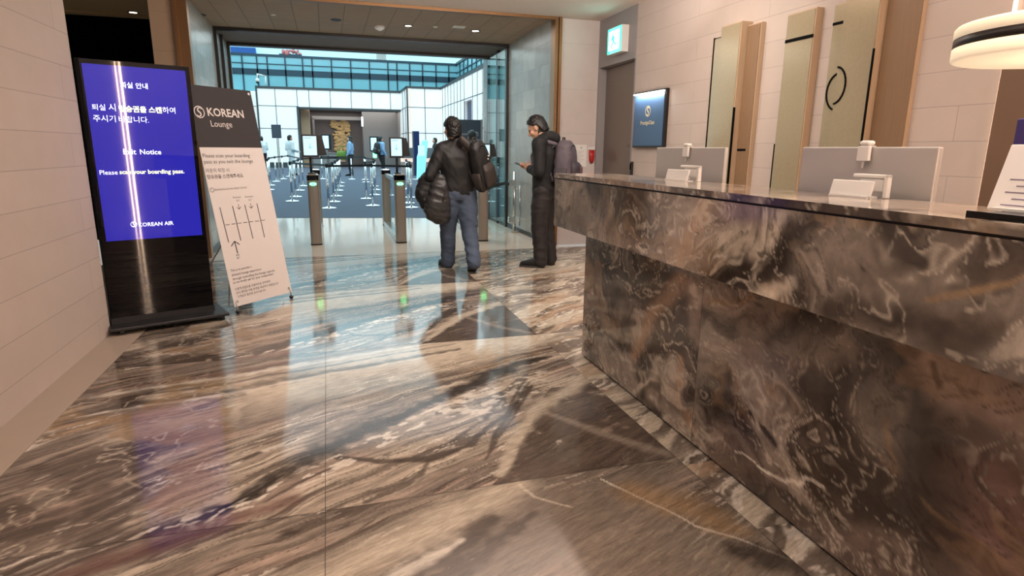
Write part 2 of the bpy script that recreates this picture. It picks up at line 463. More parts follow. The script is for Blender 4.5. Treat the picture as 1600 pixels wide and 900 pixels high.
def stroke(rgb, u, v, pts, col, al=1., soft=.6, rag=.7, seed=3, fq=14., stream=None):
    d, w = segdist(u, v, pts)
    nz = fbm(u * fq, v * fq, seed, 4) - .5
    dd = d / np.maximum(w, 1e-4) + nz * 2 * rag
    m = 1 - sst(1 - soft, 1 + soft, dd)
    return lay(rgb, col, m * al)


def floor_paint(u, v, row, near, seed):
    """u across, v along, metres in the row's own frame (0 = near edge, 1.93 = far edge)"""
    wu = (fbm(u * 1.7, v * 1.7, seed + 40, 4) - .5); wv = (fbm(u * 1.7 + 9, v * 1.7, seed + 50, 4) - .5)
    k = .58 - .2 * np.clip(v / 1.93, 0, 1)
    uu, vv = u + wu * .12, v + wv * .16
    s = vv - k * uu; a = uu + k * vv
    f = fbm(a * .7, s * 7, seed, 5)
    g = fbm(a * 1.6, s * 22, seed + 9, 5, .6)
    rgb = C_MID + (C_TAUPE - C_MID) * sst(.30, .62, f)[..., None]
    rgb = lay(rgb, C_CREAM, sst(.56, .76, f) * .55)
    rgb = lay(rgb, C_DARK, sst(.60, .78, g) * .55)
    rgb = lay(rgb, C_ROSE, sst(.60, .75, fbm(a * .9, s * 9, seed + 21, 4)) * .45)
    rgb = lay(rgb, C_GOLD, sst(.66, .8, fbm(a * 1.2, s * 12, seed + 31, 4)) * .5)
    line = np.abs(fbm(a * .8, s * 13, seed + 61, 3) - .5)
    rgb = lay(rgb, C_DARK, (1 - sst(.004, .022, line)) * .7)
    th = fbm(a * 2.2, s * 46, seed + 63, 4, .6); rgb = rgb * (.74 + .52 * sst(.3, .7, th))[..., None]
    rgb = lay(rgb, C_DARK, sst(.60, .70, fbm(a * 1.5, s * 30, seed + 65, 4)) * .7)
    white = fbm(a * 9, s * 60, seed + 71, 3); region = sst(.52, .66, fbm(a * 1.0, s * 8, seed + 73, 3))
    rgb = lay(rgb, C_WHITE, sst(.64, .70, white) * region * .8)
    if not near:
        U = lambda *p: [(x + .0, y - 2.17, w) for x, y, w in p]
        wu2 = u + wu * .10; wv2 = v + wv * .10
        # far edge: broad cream cloud
        rgb = stroke(rgb, wu2, wv2, [(-.9, 1.35, .10), (-.2, 1.42, .20), (.5, 1.66, .26), (1.2, 1.8, .16), (1.5, 1.86, .1)], C_CREAM, .85, .8, .5, seed + 1, 6)
        rgb = stroke(rgb, wu2, wv2, [(-1.0, .9, .06), (-.4, 1.12, .13), (.1, 1.25, .08)], C_CREAM * .8, .6, .9, .5, seed + 2, 6)
        # fine lines above the cream
        for q, (yy, ww, cc) in enumerate(((1.62, .012, C_DARK), (1.80, .016, C_RED), (1.5, .03, C_DARK), (1.72, .02, C_WHITE), (1.46, .012, C_WHITE))):
            rgb = stroke(rgb, wu2, wv2, [(-1.3, yy - .28, ww), (-.5, yy - .1, ww * 1.4), (.3, yy + .12, ww), (.8, yy + .26, ww * .5)], cc, .75, .8, .9, seed + 5 + q, 18)
        # main dark vein and its branch
        rgb = stroke(rgb, wu2, wv2, [(-.75, -.02, .03), (-.42, .16, .045), (-.12, .44, .06), (.12, .62, .065), (.32, .76, .05), (.62, .98, .045), (.95, 1.24, .07), (1.14, 1.36, .05), (1.4, 1.44, .012)], C_BLK, .92, .7, .9, seed + 11, 16)
        rgb = stroke(rgb, wu2, wv2, [(-.1, .60, .05), (.2, .85, .08), (.5, 1.05, .05)], C_DARK, .55, .9, .8, seed + 12, 12)
        rgb = stroke(rgb, wu2, wv2, [(-.02, .40, .016), (.16, .30, .022), (.36, .27, .028), (.58, .36, .02), (.70, .52, .016), (.92, .72, .02), (1.1, .98, .012)], C_DARK, .9, .5, .7, seed + 13, 26)
        rgb = stroke(rgb, wu2, wv2, [(.36, .27, .012), (.30, .14, .014), (.08, .0, .012)], C_DARK, .8, .5, .8, seed + 14, 26)
        rgb = stroke(rgb, wu2, wv2, [(.5, .42, .01), (.72, .62, .014), (.9, .92, .02), (1.12, 1.16, .015)], C_DARK, .75, .5, .9, seed + 15, 26)
        net = np.abs(fbm(u * 5, v * 5, seed + 81, 4) - .5); area = sst(.22, .1, segdist(u, v, [(.6, .75, 0), (1.15, 1.05, 0)])[0])
        rgb = lay(rgb, C_DARK, (1 - sst(.006, .03, net)) * area * .85)
        rgb = lay(rgb, C_WHITE, sst(.62, .72, fbm(u * 16, v * 26, seed + 83, 3)) * area * .75)
        dash = sst(.055, .03, np.abs(segdist(u, v, [(-.78, -.02, 0), (-.40, .08, 0), (-.05, .34, 0), (.3, .64, 0), (.8, .98, 0)])[0] - .02))
        rgb = lay(rgb, C_WHITE, sst(.56, .63, fbm(a * 14, s * 34, seed + 85, 2)) * dash * .9)
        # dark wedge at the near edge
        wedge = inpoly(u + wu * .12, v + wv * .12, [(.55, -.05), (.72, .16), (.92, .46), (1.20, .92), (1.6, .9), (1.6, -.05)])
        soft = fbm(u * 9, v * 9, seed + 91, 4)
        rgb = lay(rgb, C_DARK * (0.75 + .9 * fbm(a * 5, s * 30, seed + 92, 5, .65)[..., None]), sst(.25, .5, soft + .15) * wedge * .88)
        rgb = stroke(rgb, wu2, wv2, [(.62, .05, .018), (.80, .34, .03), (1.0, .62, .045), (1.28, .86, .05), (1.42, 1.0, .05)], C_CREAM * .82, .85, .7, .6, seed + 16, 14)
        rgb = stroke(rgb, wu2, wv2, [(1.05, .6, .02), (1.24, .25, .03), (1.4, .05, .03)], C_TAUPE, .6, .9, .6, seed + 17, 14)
        for q in range(3):
            rgb = stroke(rgb, wu2, wv2, [(.60 + .05 * q, .2 + .1 * q, .008), (.86 + .03 * q, .6 + .1 * q, .012), (1.1, .96 + .07 * q, .01)], C_DARK, .8, .6, .8, seed + 18 + q, 22)
        # left slab: mottled dark patches and gold
        mott = sst(-.42, -.62, u + .25 * wu) * sst(1.95, 1.5, v + .1) 
        mn = fbm(u * 3.2 + wv * 1.2, v * 3.2 + wu * 1.2, seed + 95, 5)
        rgb = lay(rgb, C_DARK, sst(.48, .58, mn) * mott * .85 * (.55 + .45 * sst(.35, .6, g)))
        rgb = lay(rgb, C_GOLD * .8, sst(.42, .34, mn) * mott * .6)
        cr = np.abs(fbm(u * 4 + wu, v * 4 - wv, seed + 97, 4) - .5)
        rgb = lay(rgb, C_CREAM * .8, (1 - sst(.003, .016, cr)) * mott * .7)
        rgb = stroke(rgb, wu2, wv2, [(-.85, -.1, .04), (-.5, .02, .05), (-.2, .1, .04)], C_RED, .8, .7, .5, seed + 25, 10)
    else:
        wu2 = u + wu * .10; wv2 = v + wv * .10
        rgb = stroke(rgb, wu2, wv2, [(.55, 1.7, .3), (1.0, 1.45, .4), (1.3, 1.0, .4)], C_TAUPE * .72, .8, .8, .4, seed + 1, 5)
        rgb = stroke(rgb, wu2, wv2, [(-.3, 1.5, .06), (.2, 1.66, .09), (.7, 1.90, .07)], C_CREAM, .7, .9, .6, seed + 2, 8)
        rgb = stroke(rgb, wu2, wv2, [(-.4, 1.1, .04), (0, 1.36, .05), (.3, 1.52, .055), (.55, 1.72, .03)], C_DARK, .85, .8, .9, seed + 3, 16)
        rgb = stroke(rgb, wu2, wv2, [(-.1, 1.16, .03), (.3, 1.42, .04), (.7, 1.70, .02)], C_DARK, .8, .8, .9, seed + 4, 18)
        rgb = stroke(rgb, wu2, wv2, [(-.1, 1.34, .02), (.25, 1.54, .022), (.4, 1.62, .01)], C_WHITE, .8, .8, .9, seed + 5, 20)
        rgb = stroke(rgb, wu2, wv2, [(-1.0, 1.74, .05), (-.6, 1.88, .06), (-.3, 2.0, .05)], C_RED, .85, .6, .5, seed + 6, 10)
        rgb = stroke(rgb, wu2, wv2, [(1.02, 1.86, .004), (1.10, 1.70, .005), (1.17, 1.60, .005), (1.24, 1.46, .005), (1.33, 1.38, .005), (1.45, 1.20, .004)], C_WHITE, .95, .5, .2, seed + 7, 20)
        rgb = stroke(rgb, wu2, wv2, [(1.10, 1.75, .07), (1.28, 1.55, .08), (1.38, 1.4, .05)], C_GOLD, .6, .9, .6, seed + 8, 10)
        rgb = stroke(rgb, wu2, wv2, [(1.3, 1.28, .05), (1.48, 1.2, .08)], C_BLK, .8, .8, .9, seed + 9, 16)
        rgb = stroke(rgb, wu2, wv2, [(.70, 1.92, .006), (.74, 1.80, .006), (.84, 1.70, .004)], C_CREAM, .9, .5, .6, seed + 10, 24)
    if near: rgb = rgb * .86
    return rgb * .92


def grid_mesh(bm, P, nu, nv, colfn, u0, u1, v0, v1, layer):
    us, vs = np.linspace(u0, u1, nu), np.linspace(v0, v1, nv); U, V = np.meshgrid(us, vs, indexing='ij')
    rgb = np.clip(colfn(U, V), 0, 1)
    return us, vs, rgb


class Slabs:
    """collects coloured grids into one mesh"""
    def __init__(s): s.v = []; s.f = []; s.c = []; s.n = 0
    def grid(s, P, colfn, u0, u1, v0, v1, step):
        nu, nv = max(2, int((u1 - u0) / step) + 1), max(2, int((v1 - v0) / step) + 1)
        us, vs = np.linspace(u0, u1, nu), np.linspace(v0, v1, nv); U, V = np.meshgrid(us, vs, indexing='ij')
        rgb = np.clip(colfn(U, V), 0, 1).reshape(-1, 3)
        s.v.append(P(U, V).reshape(-1, 3)); s.c.append(rgb)
        i = np.arange(nu * nv).reshape(nu, nv) + s.n
        s.f.append(np.stack([i[:-1, :-1], i[1:, :-1], i[1:, 1:], i[:-1, 1:]], -1).reshape(-1, 4)); s.n += nu * nv
    def build(s, name, m, parent=None):
        v, f, c = np.concatenate(s.v), np.concatenate(s.f), np.concatenate(s.c)
        me = bpy.data.meshes.new(name); me.from_pydata(v.tolist(), [], f.tolist())
        a = me.color_attributes.new('Col', 'FLOAT_COLOR', 'POINT')
        a.data.foreach_set('color', np.concatenate([c, np.ones((len(c), 1))], 1).astype(np.float32).ravel())
        me.update(); return obj(name, me, m, parent)


SEAM = .0022
SEAMCOL = np.array(srgb(96, 84, 74))
floor = Slabs()
XJ = (-1.38, -.08, 1.44); Y0 = 2.17; ROWL = 1.93
def floor_col(row, seed, near=False):
    def fn(U, V):
        c = floor_paint(U, V - (Y0 + ROWL * row), row, near, seed)
        return c
    return fn
def P_floor(U, V): return np.stack([U, V, np.zeros_like(U)], -1)
def slab_row(y0, y1, row, seed, step, near=False, x1=1.44):
    for xa, xb in ((-1.38, -.08), (-.08, 1.44)):
        floor.grid(P_floor, floor_col(row, seed, near), xa + SEAM * .5, xb - SEAM * .5, y0 + SEAM * .5, y1 - SEAM * .5, step)
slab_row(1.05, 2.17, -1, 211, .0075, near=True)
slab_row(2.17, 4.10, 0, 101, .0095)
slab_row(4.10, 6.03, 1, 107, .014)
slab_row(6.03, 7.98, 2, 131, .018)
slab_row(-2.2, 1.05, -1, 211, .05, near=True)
def side_col(seed):
    def fn(U, V):
        k = .6; a = U + k * V; s = V - k * U
        s = s + (fbm(U * 2, V * 2, seed + 3, 4) - .5) * .3
        f = fbm(a * 1.2, s * 6, seed, 5)
        rgb = C_MID + (C_CREAM * .8 - C_MID) * sst(.36, .66, f)[..., None]
        rgb = lay(rgb, C_DARK, sst(.58, .7, fbm(a * 2, s * 14, seed + 7, 5)) * .8)
        rgb = lay(rgb, C_WHITE, sst(.62, .7, fbm(a * 6, s * 30, seed + 8, 4)) * .8)
        rgb = lay(rgb, C_ORANGE, sst(.6, .7, fbm(a * 1.4, s * 5, seed + 9, 4)) * .5)
        return rgb
    return fn
# narrow strip along the desk in pieces, then the slabs beyond the desk end
ys = [-2.2, -.4, .3, 1.0, 1.62, 2.1, 2.7, 3.15, 3.66]
for i, (a, b) in enumerate(zip(ys[:-1], ys[1:])): floor.grid(P_floor, side_col(400 + 13 * i), 1.44 + SEAM * .5, 1.70, a + SEAM * .5, b - SEAM * .5, .012 if b > .9 else .08)
for i, (a, b) in enumerate(((3.66, 4.10), (4.10, 6.03), (6.03, 7.98))):
    floor.grid(P_floor, side_col(500 + 17 * i), 1.44 + SEAM * .5, 3.72, a + SEAM * .5, b - SEAM * .5, .02)
floor.grid(P_floor, side_col(560), 1.70, 3.72, -2.2, 3.66, .1)
fo = floor.build('floor', 'marble_floor'); tag(fo, kind='structure')
sub = bx(-3.4, 3.72, -2.2, 7.98, -.06, -.004); struct('floor_joints', sub, mat('joint', (.16, .13, .11), .7))
struct('trim_1', bx(-1.60, -1.3805, -2.2, 5.0, -.02, .001), 'border_stone')

# ------------------------------------------------------------------ room shell
CEIL = 3.09
struct('wall_left', bx(-1.95, -1.60, -2.2, 4.94, 0, CEIL + .2), 'wall_stone')
struct('ceiling', bx(-3.6, 3.95, -2.2, 8.2, CEIL, CEIL + .12), 'ceiling_paint')
struct('ceiling_side', bx(-3.6, -1.835, 8.2, 10.4, CEIL, CEIL + .12), 'tan_soffit')
struct('trim_2', bx(-3.6, -1.835, 9.9, 9.95, CEIL - .02, CEIL), 'tan_soffit')
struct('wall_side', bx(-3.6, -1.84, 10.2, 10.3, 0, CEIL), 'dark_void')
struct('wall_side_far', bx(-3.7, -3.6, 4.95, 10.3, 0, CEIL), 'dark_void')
struct('wall_pier', bx(-1.835, -1.585, 8.2, 8.6, 0, CEIL), 'pier_stone')
b = BM(); box(b, -1.585, -1.545, 8.14, 8.42, 0, CEIL); box(b, -1.55, -1.44, 8.17, 8.3, 0, CEIL)
struct('trim_3', b, 'brass')
struct('wall_passage_left', bx(-1.83, -1.505, 8.42, 12.1, 0, CEIL), 'passage_stone')
struct('wall_passage_right', bx(3.045, 3.4, 8.3, 12.15, 0, CEIL), 'passage_stone')
struct('ceiling_passage', bx(-1.6, 3.12, 8.2, 10.42, CEIL - .005, CEIL + .1), 'passage_ceiling')
struct('ceiling_soffit', bx(-1.6, 3.12, 10.42, 11.75, CEIL - .02, CEIL + .1), 'soffit')
b = BM()
box(b, -1.44, 3.03, 8.13, 8.21, CEIL - .035, CEIL); box(b, 3.03, 3.075, 8.13, 8.3, 0, CEIL); box(b, 3.085, 3.125, 8.12, 8.21, 0, CEIL)
struct('trim_4', b, 'brass')
b = BM(); box(b, -1.505, 3.045, 10.38, 10.44, CEIL - .06, CEIL - .004)
box(b, 3.0, 3.045, 10.38, 10.44, 0, CEIL - .05); box(b, -1.505, -1.46, 10.38, 10.44, 0, CEIL - .05)
box(b, 3.0, 3.045, 10.95, 11.02, 0, CEIL - .03); box(b, -1.505, -1.46, 10.95, 11.02, 0, CEIL - .03)
box(b, 3.0, 3.045, 11.66, 11.72, 0, CEIL - .03); box(b, -1.505, -1.46, 11.66, 11.72, 0, CEIL - .03)
box(b, -1.505, 3.045, 11.68, 11.75, CEIL - .07, CEIL - .01)
struct('trim_5', b, 'dark_frame')
struct('baseboard_right', bx(3.02, 3.046, 8.35, 12.1, 0, .06), 'dark_frame')
struct('baseboard_left', bx(-1.506, -1.47, 8.45, 12.1, 0, .06), 'dark_frame')
for i, (ya, yb) in enumerate(((10.46, 10.94), (11.03, 11.65))):
    struct('window_%d' % (i + 1), bx(2.995, 3.007, ya, yb, .06, CEIL - .06), 'glass_teal')
struct('wall_front', bx(3.125, 3.95, 8.2, 8.5, 0, CEIL), 'wall_stone_front')
XR = 3.72
b = BM(); box(b, XR, XR + .3, -2.2, 7.12, 0, CEIL); struct('wall_right', b, 'wall_stone')
struct('trim_6', bx(XR - .012, XR + .2, 7.12, 8.2, 2.47, CEIL), 'lintel_metal')
b = BM(); box(b, XR - .012, XR + .12, 8.16, 8.2, 0, 2.47); box(b, XR - .006, XR + .12, 7.105, 7.135, 0, 2.47); struct('trim_7', b, 'lintel_metal')
d1 = bx(XR + .10, XR + .14, 7.64, 8.2, 0, 2.47); door = struct('door_1', d1, 'elevator_metal')
obj('door_leaf', bx(XR + .085, XR + .10, 7.13, 7.63, 0, 2.47), 'elevator_metal', door)
struct('floor_passage', bx(-1.6, 3.12, 7.982, 12.9, -.05, .001), 'passage_tile')

# ------------------------------------------------------------------ atrium beyond the passage
b = BM()
vs = [b.verts.new(p) for p in ((-12, 14.9, .004), (2.15, 12.06, .004), (14, 9.6, .004), (14, 56, .004), (-12, 56, .004))]; b.faces.new(vs)
b2 = BM()
top = [(-1.62, 12.83), (3.1, 11.86), (14, 11.9), (14, 60), (-12, 60), (-12, 12.9)]
va = [b2.verts.new((x, y, .006)) for x, y in top]; vb = [b2.verts.new((x, y, -.05)) for x, y in top]
b2.faces.new(va); b2.faces.new(vb[::-1])
for i in range(6): b2.faces.new((va[i], vb[i], vb[(i + 1) % 6], va[(i + 1) % 6]))
b.free(); struct('floor_atrium', b2, 'carpet_blue')
WT = 5.2
def seams(bm, axis, pos, lo, hi, zs, vs_, z0, z1, w=.035):
    """thin dark joints standing a little proud of a panel wall"""
    for z in zs:
        if axis == 'y': box(bm, lo, hi, pos - .02, pos + .01, z - w / 2, z + w / 2)
        else: box(bm, pos - .02, pos + .01, lo, hi, z - w / 2, z + w / 2)
    for v in vs_:
        if axis == 'y': box(bm, v - w / 2, v + w / 2, pos - .02, pos + .01, z0, z1)
        else: box(bm, pos - .02, pos + .01, v - w / 2, v + w / 2, z0, z1)
YB = 45.4
b = BM(); box(b, -4.25, -1.72, YB, YB + .6, .35, WT); box(b, -1.72, 5.34, YB, YB + .6, 4.05, WT)
box(b, 5.26, 5.5, 41.5, YB + .6, .35, WT)
box(b, 5.26, 7.55, 41.5, 41.9, .35, WT); box(b, -9, -4.3, 46.4, 46.9, .35, WT - .1)
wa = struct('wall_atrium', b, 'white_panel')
b = BM(); seams(b, 'y', YB, -4.25, -1.72, (4.1, 2.62), (-3.12,), .35, WT); seams(b, 'y', YB, -1.72, 5.3, (), (-1.72, -.95, .45, 1.85, 3.25, 4.55), 4.05, WT)
seams(b, 'y', 41.5, 5.26, 7.5, (4.02, 2.38), (6.4,), .35, WT); seams(b, 'x', 5.25, 41.5, 45.4, (4.05, 2.4), (42.6, 44), .35, WT)
seams(b, 'y', 46.4, -9, -4.3, (4.1, 2.62), (-5.2,), .35, WT)
struct('trim_8', b, 'tier_frame')
b = BM(); box(b, -4.33, 5.36, YB - .06, YB + .7, WT, WT + .16); box(b, 5.2, 7.5, 41.44, 41.9, WT, WT + .14); box(b, 5.2, 5.4, 41.5, 45.5, WT, WT + .14)
box(b, -4.33, -4.22, YB - .05, YB + .2, .35, WT); box(b, 5.2, 5.29, 41.42, 41.55, .35, WT); box(b, 7.46, 7.56, 20, 41.5, WT, WT + .16)
box(b, -9, -1.7, YB - .03, YB + .5, .0, .36); box(b, 5.2, 7.5, 41.46, 41.8, 0, .36); box(b, -1.8, -1.66, YB - .06, YB + .5, 0, 4.1); box(b, -1.7, 5.3, YB - .06, YB + .5, 3.95, 4.08)
struct('trim_9', b, 'cap_dark')
b = BM(); box(b, 7.5, 7.9, 34.5, 41.5, .1, WT); box(b, 7.5, 7.9, 14, 32.5, .1, WT); box(b, 7.5, 7.9, 32.5, 34.5, 3.95, WT)
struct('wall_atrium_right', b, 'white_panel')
b = BM(); seams(b, 'x', 7.5, 14, 41.5, (4.06, 2.4), [41 - .95 * i for i in range(8)] + [32.3 - 1.1 * i for i in range(14)], .1, WT)
struct('trim_10', b, 'tier_frame')
struct('door_2', bx(7.7, 7.8, 32.5, 34.5, 0, 3.95), 'totem_blue')
# recess behind the wide opening
b = BM(); box(b, -2.2, 2.75, 50, 50.3, 0, 4.4); box(b, -2.3, -1.9, 46, 50.2, 0, 4.4); struct('wall_hall', b, 'hall_wall')
b = BM(); box(b, 2.75, 6.2, 48.6, 50.3, 0, 4.4); box(b, 5.35, 5.5, 46, 49, 0, 4.4); struct('wall_hall_right', b, 'hall_panel')
struct('ceiling_hall', bx(-2.3, 6, 46, 50.3, 4.1, 4.4), 'hall_panel')
struct('wall_hall_pillar', bx(-1.62, -1.02, 46.6, 47.2, 0, 4.1), 'beige_pillar')
b = BM(); box(b, -.9, 3.0, 49.4, 49.6, 3.45, 3.7); box(b, -.9, -.75, 49.4, 49.6, 0, 3.5); struct('trim_11', b, 'hall_panel')
# glazed upper storey set back above the white wall, and its return on the right
YT = 47.0
b = BM(); box(b, -9, 9.72, YT, YT + .1, 5.0, 7.5); box(b, 9.72, 9.82, 18, YT, 4.9, 7.6); struct('window_3', b, 'tier_glass')
b = BM()
box(b, -9, 9.75, YT - .06, YT + .2, 7.44, 7.6); box(b, -9, 9.75, YT - .04, YT, 6.93, 6.99); box(b, -9, 9.75, YT - .05, YT, 6.22, 6.62)
for px in (379, 402, 418, 446, 473, 488, 518, 548, 577, 606, 620, 640, 660, 681, 701): 
    x = AY(px, 105, YT).x; box(b, x - .045, x + .045, YT - .05, YT, 5.0, 7.5)
box(b, 9.62, 9.8, 18, YT, 7.5, 7.66); box(b, 9.66, 9.75, 18, YT, 6.9, 6.96); box(b, 9.66, 9.75, 18, YT, 6.2, 6.6)
for i in range(20): box(b, 9.66, 9.75, 45.8 - 1.3 * i, 45.9 - 1.3 * i, 5.0, 7.5)
struct('trim_12', b, 'tier_frame')
struct('ceiling_atrium', bx(-13, 15, 12.4, 70, 11.6, 11.8), 'atrium_glow')  # emission added so the ceiling lights the atrium; far wall glows likewise
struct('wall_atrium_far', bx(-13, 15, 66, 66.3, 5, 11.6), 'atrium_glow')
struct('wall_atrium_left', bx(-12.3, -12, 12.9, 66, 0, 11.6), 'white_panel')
struct('wall_atrium_front', bx(-13, -1.6, 12.3, 12.6, 0, 11.6), 'hall_panel')
b = BM(); box(b, 3.1, 15, 12.2, 12.4, 0, 11.6); box(b, -1.6, 3.1, 11.9, 12.3, CEIL, 11.6); struct('wall_atrium_near', b, 'hall_panel')
p0, p1 = AY(606, 64, 52), AY(606, 98, 52)
b = BM(); box(b, 4.3, 5.0, 52, 53, 7.5, 11.6); struct('wall_atrium_column', b, 'white_plastic')

# ------------------------------------------------------------------ fittings on walls and ceilings
def downlight(px, py, z, label, lit=True, r=.055, power=6):
    p = G(px, py, z)
    t = thing('downlight', label, 'ceiling light', (p.x, p.y, z))
    b = BM(); lathe(b, [(r + .018, 0), (r + .018, -.006), (r, -.008), (r, .0)], seg=24); obj('trim_ring', b, 'dark_frame', t, smooth=True)
    b = BM(); lathe(b, [(r - .004, -.001), (r - .004, -.005)], seg=24); obj('lens', b, 'lamp_warm' if lit else 'dark_frame', t)
    if lit:
        l = bpy.data.lights.new('downlight_beam', 'SPOT'); l.energy = power; l.spot_size = R(95); l.spot_blend = .8; l.color = WARM; l.shadow_soft_size = .05
        o = bpy.data.objects.new('downlight_beam', l); COL.objects.link(o); o.parent = t; o.location = (0, 0, -.02)
    return t
ZP = CEIL - .005
downlight(743, 48, ZP, 'bright recessed downlight at the right end of the brown passage ceiling', power=60)
downlight(638, 40, ZP, 'dim downlight in a dark ring in the middle of the passage ceiling', power=40, r=.05)
downlight(525, 31, ZP, 'unlit dark downlight on the passage ceiling above the left gate', lit=False)
downlight(313, 23, ZP, 'unlit dark downlight at the left end of the passage ceiling', lit=False)
downlight(208, 19, CEIL, 'small lit downlight in the tan ceiling above the blue screen', power=14, r=.05)
p = G(593, 41, ZP); b = BM(); lathe(b, [(.075, 0), (.075, -.02), (.055, -.045), (.03, -.05), (.0301, -.06), (.001, -.06)], seg=28)
o = obj('smoke_detector', b, 'white_plastic', smooth=True); o.location = (p.x, p.y, ZP); tag(o, 'round white smoke detector on the brown passage ceiling', 'smoke detector')
for px, py, lb in ((427, 23, 'tiny round sprinkler cover toward the left of the passage ceiling'), (680, 42, 'tiny round sprinkler cover beside the bright downlight')):
    p = G(px, py, ZP); b = BM(); lathe(b, [(.035, 0), (.035, -.006), (.02, -.01)], seg=20); o = obj('sprinkler_cover', b, 'white_plastic', smooth=True); o.location = (p.x, p.y, ZP); tag(o, lb, 'sprinkler')
p = G(717, 42, ZP); o = obj('ceiling_speaker', bx(-.09, .09, -.07, .07, -.008, 0), 'white_plastic', bevel=.003); o.location = (p.x, p.y, ZP); tag(o, 'small pale square grille beside the bright passage downlight', 'ceiling speaker')

# exit sign above the elevator
t = thing('exit_sign', 'lit green and white exit sign box above the elevator door', 'exit sign', (XR - .012, 7.515, 2.73))
obj('housing', bx(-.10, 0, -.2, .2, -.16, .16), 'white_plastic', t, bevel=.006)
obj('green_panel', bx(-.106, -.1, -.192, .192, -.152, .152), 'exit_green', t)
obj('lit_panel', bx(-.109, -.106, -.15, .15, -.115, .115), 'exit_white', t)
b = BM(); sph(b, (-.1105, .03, .075), (.002, .02, .02))
for pts, w in ((((.02, .05), (.0, -.01)), .036), (((.0, -.01), (.05, -.06), (.04, -.1)), .02), (((.0, -.01), (-.04, -.05), (-.09, -.05)), .02), (((.02, .045), (.06, .01), (.09, .02)), .015), (((.02, .045), (-.03, .03), (-.05, -.005)), .015)):
    for a, c in zip(pts[:-1], pts[1:]): cyl(b, (-.111, a[0], a[1]), (-.111, c[0], c[1]), w / 2, seg=8)
obj('running_figure', b, 'exit_green', t)
b = BM(); box(b, -.112, -.1085, -.14, -.12, -.11, .1); obj('doorway_mark', b, 'exit_green', t)
l = bpy.data.lights.new('exit_glow', 'AREA'); l.size = .3; l.energy = 1.6; l.color = (.5, .92, 1)
o = bpy.data.objects.new('exit_glow', l); COL.objects.link(o); o.parent = t; o.location = (-.12, 0, .0); o.rotation_euler = (0, R(-90), 0)

# blue plaque by the elevator
t = thing('wall_plaque', 'blue backlit plaque with gold emblem on the wall beside the elevator', 'wall sign', (XR, 6.645, 1.72))
obj('backing', bx(-.045, 0, -.37, .37, -.325, .325), 'dark_frame', t, bevel=.006)
obj('face', bx(-.052, -.045, -.35, .35, -.305, .29), 'sign_blue', t)
obj('light_strip', bx(-.075, -.045, -.345, .345, .29, .305), mat('strip_emit', (1, 1, 1), .4, emit=(1, .97, .92), es=2.2), t)
b = BM(); emblem(b, (-.056, .0, .09), .062, (0, -1, 0), (0, 0, 1)); obj('emblem', b, 'gold', t)
text('lettering', 'PrestigeClass', .33, (-.056, .165, -.06), (0, -1, 0), (0, 0, 1), 'gold', t, bold=.015)
l = bpy.data.lights.new('plaque_glow', 'AREA'); l.shape = 'RECTANGLE'; l.size = .05; l.size_y = .66; l.energy = 4.5; l.color = (.9, .95, 1)
o = bpy.data.objects.new('plaque_glow', l); COL.objects.link(o); o.parent = t; o.location = (-.10, 0, .285); o.rotation_euler = (0, R(-26), 0)
# elevator lettering, notice, alarm, card reader
e1 = thing('door_lettering', 'small faint lettering on the dark elevator door', 'lettering', (XR + .083, 7.3, 1.5))
text('level_number', '212', .10, (0, .02, .0), (0, -1, 0), (0, 0, 1), 'ink', e1); text('word', 'LOUNGE', .2, (0, .1, -.1), (0, -1, 0), (0, 0, 1), 'ink', e1)
t = thing('notice_sheet', 'white paper notice taped to the beige wall behind the standing man', 'notice', (3.44, 8.2, 1.28))
obj('sheet', bx(-.16, .135, -.004, 0, -.155, .15), 'paper', t)
b = BM()
for i in range(9): box(b, -.12, .10 - .03 * (i % 3), -.0046, -.004, .06 - .02 * i, .064 - .02 * i)
obj('printed_lines', b, mat('faint_ink', (.45, .42, .42), .8), t); b = BM(); emblem(b, (.05, -.0048, .11), .014, (1, 0, 0), (0, 0, 1)); obj('emblem', b, 'ink', t)
t = thing('alarm_cover', 'small red alarm unit on the beige wall left of the elevator', 'fire alarm', (3.645, 8.2, 1.27))
obj('bracket', bx(-.05, .05, -.02, 0, .09, .13), 'white_plastic', t, bevel=.004)
b = BM(); loft(b, [((0, -.03, .085), .04, .028, None), ((0, -.03, .0), .04, .03, None), ((0, -.03, -.06), .036, .028, None), ((0, -.03, -.09), .018, .014, None)], 20, 3); obj('red_body', b, 'red_plastic', t, smooth=True)
t = thing('card_reader', 'slim black card reader on the wall at the right of the elevator', 'card reader', (XR, 7.06, 1.12))
obj('body', bx(-.03, 0, -.025, .025, -.1, .1), 'black_plastic', t, bevel=.008); obj('reader_face', bx(-.033, -.03, -.018, .018, .0, .08), 'black_gloss', t)

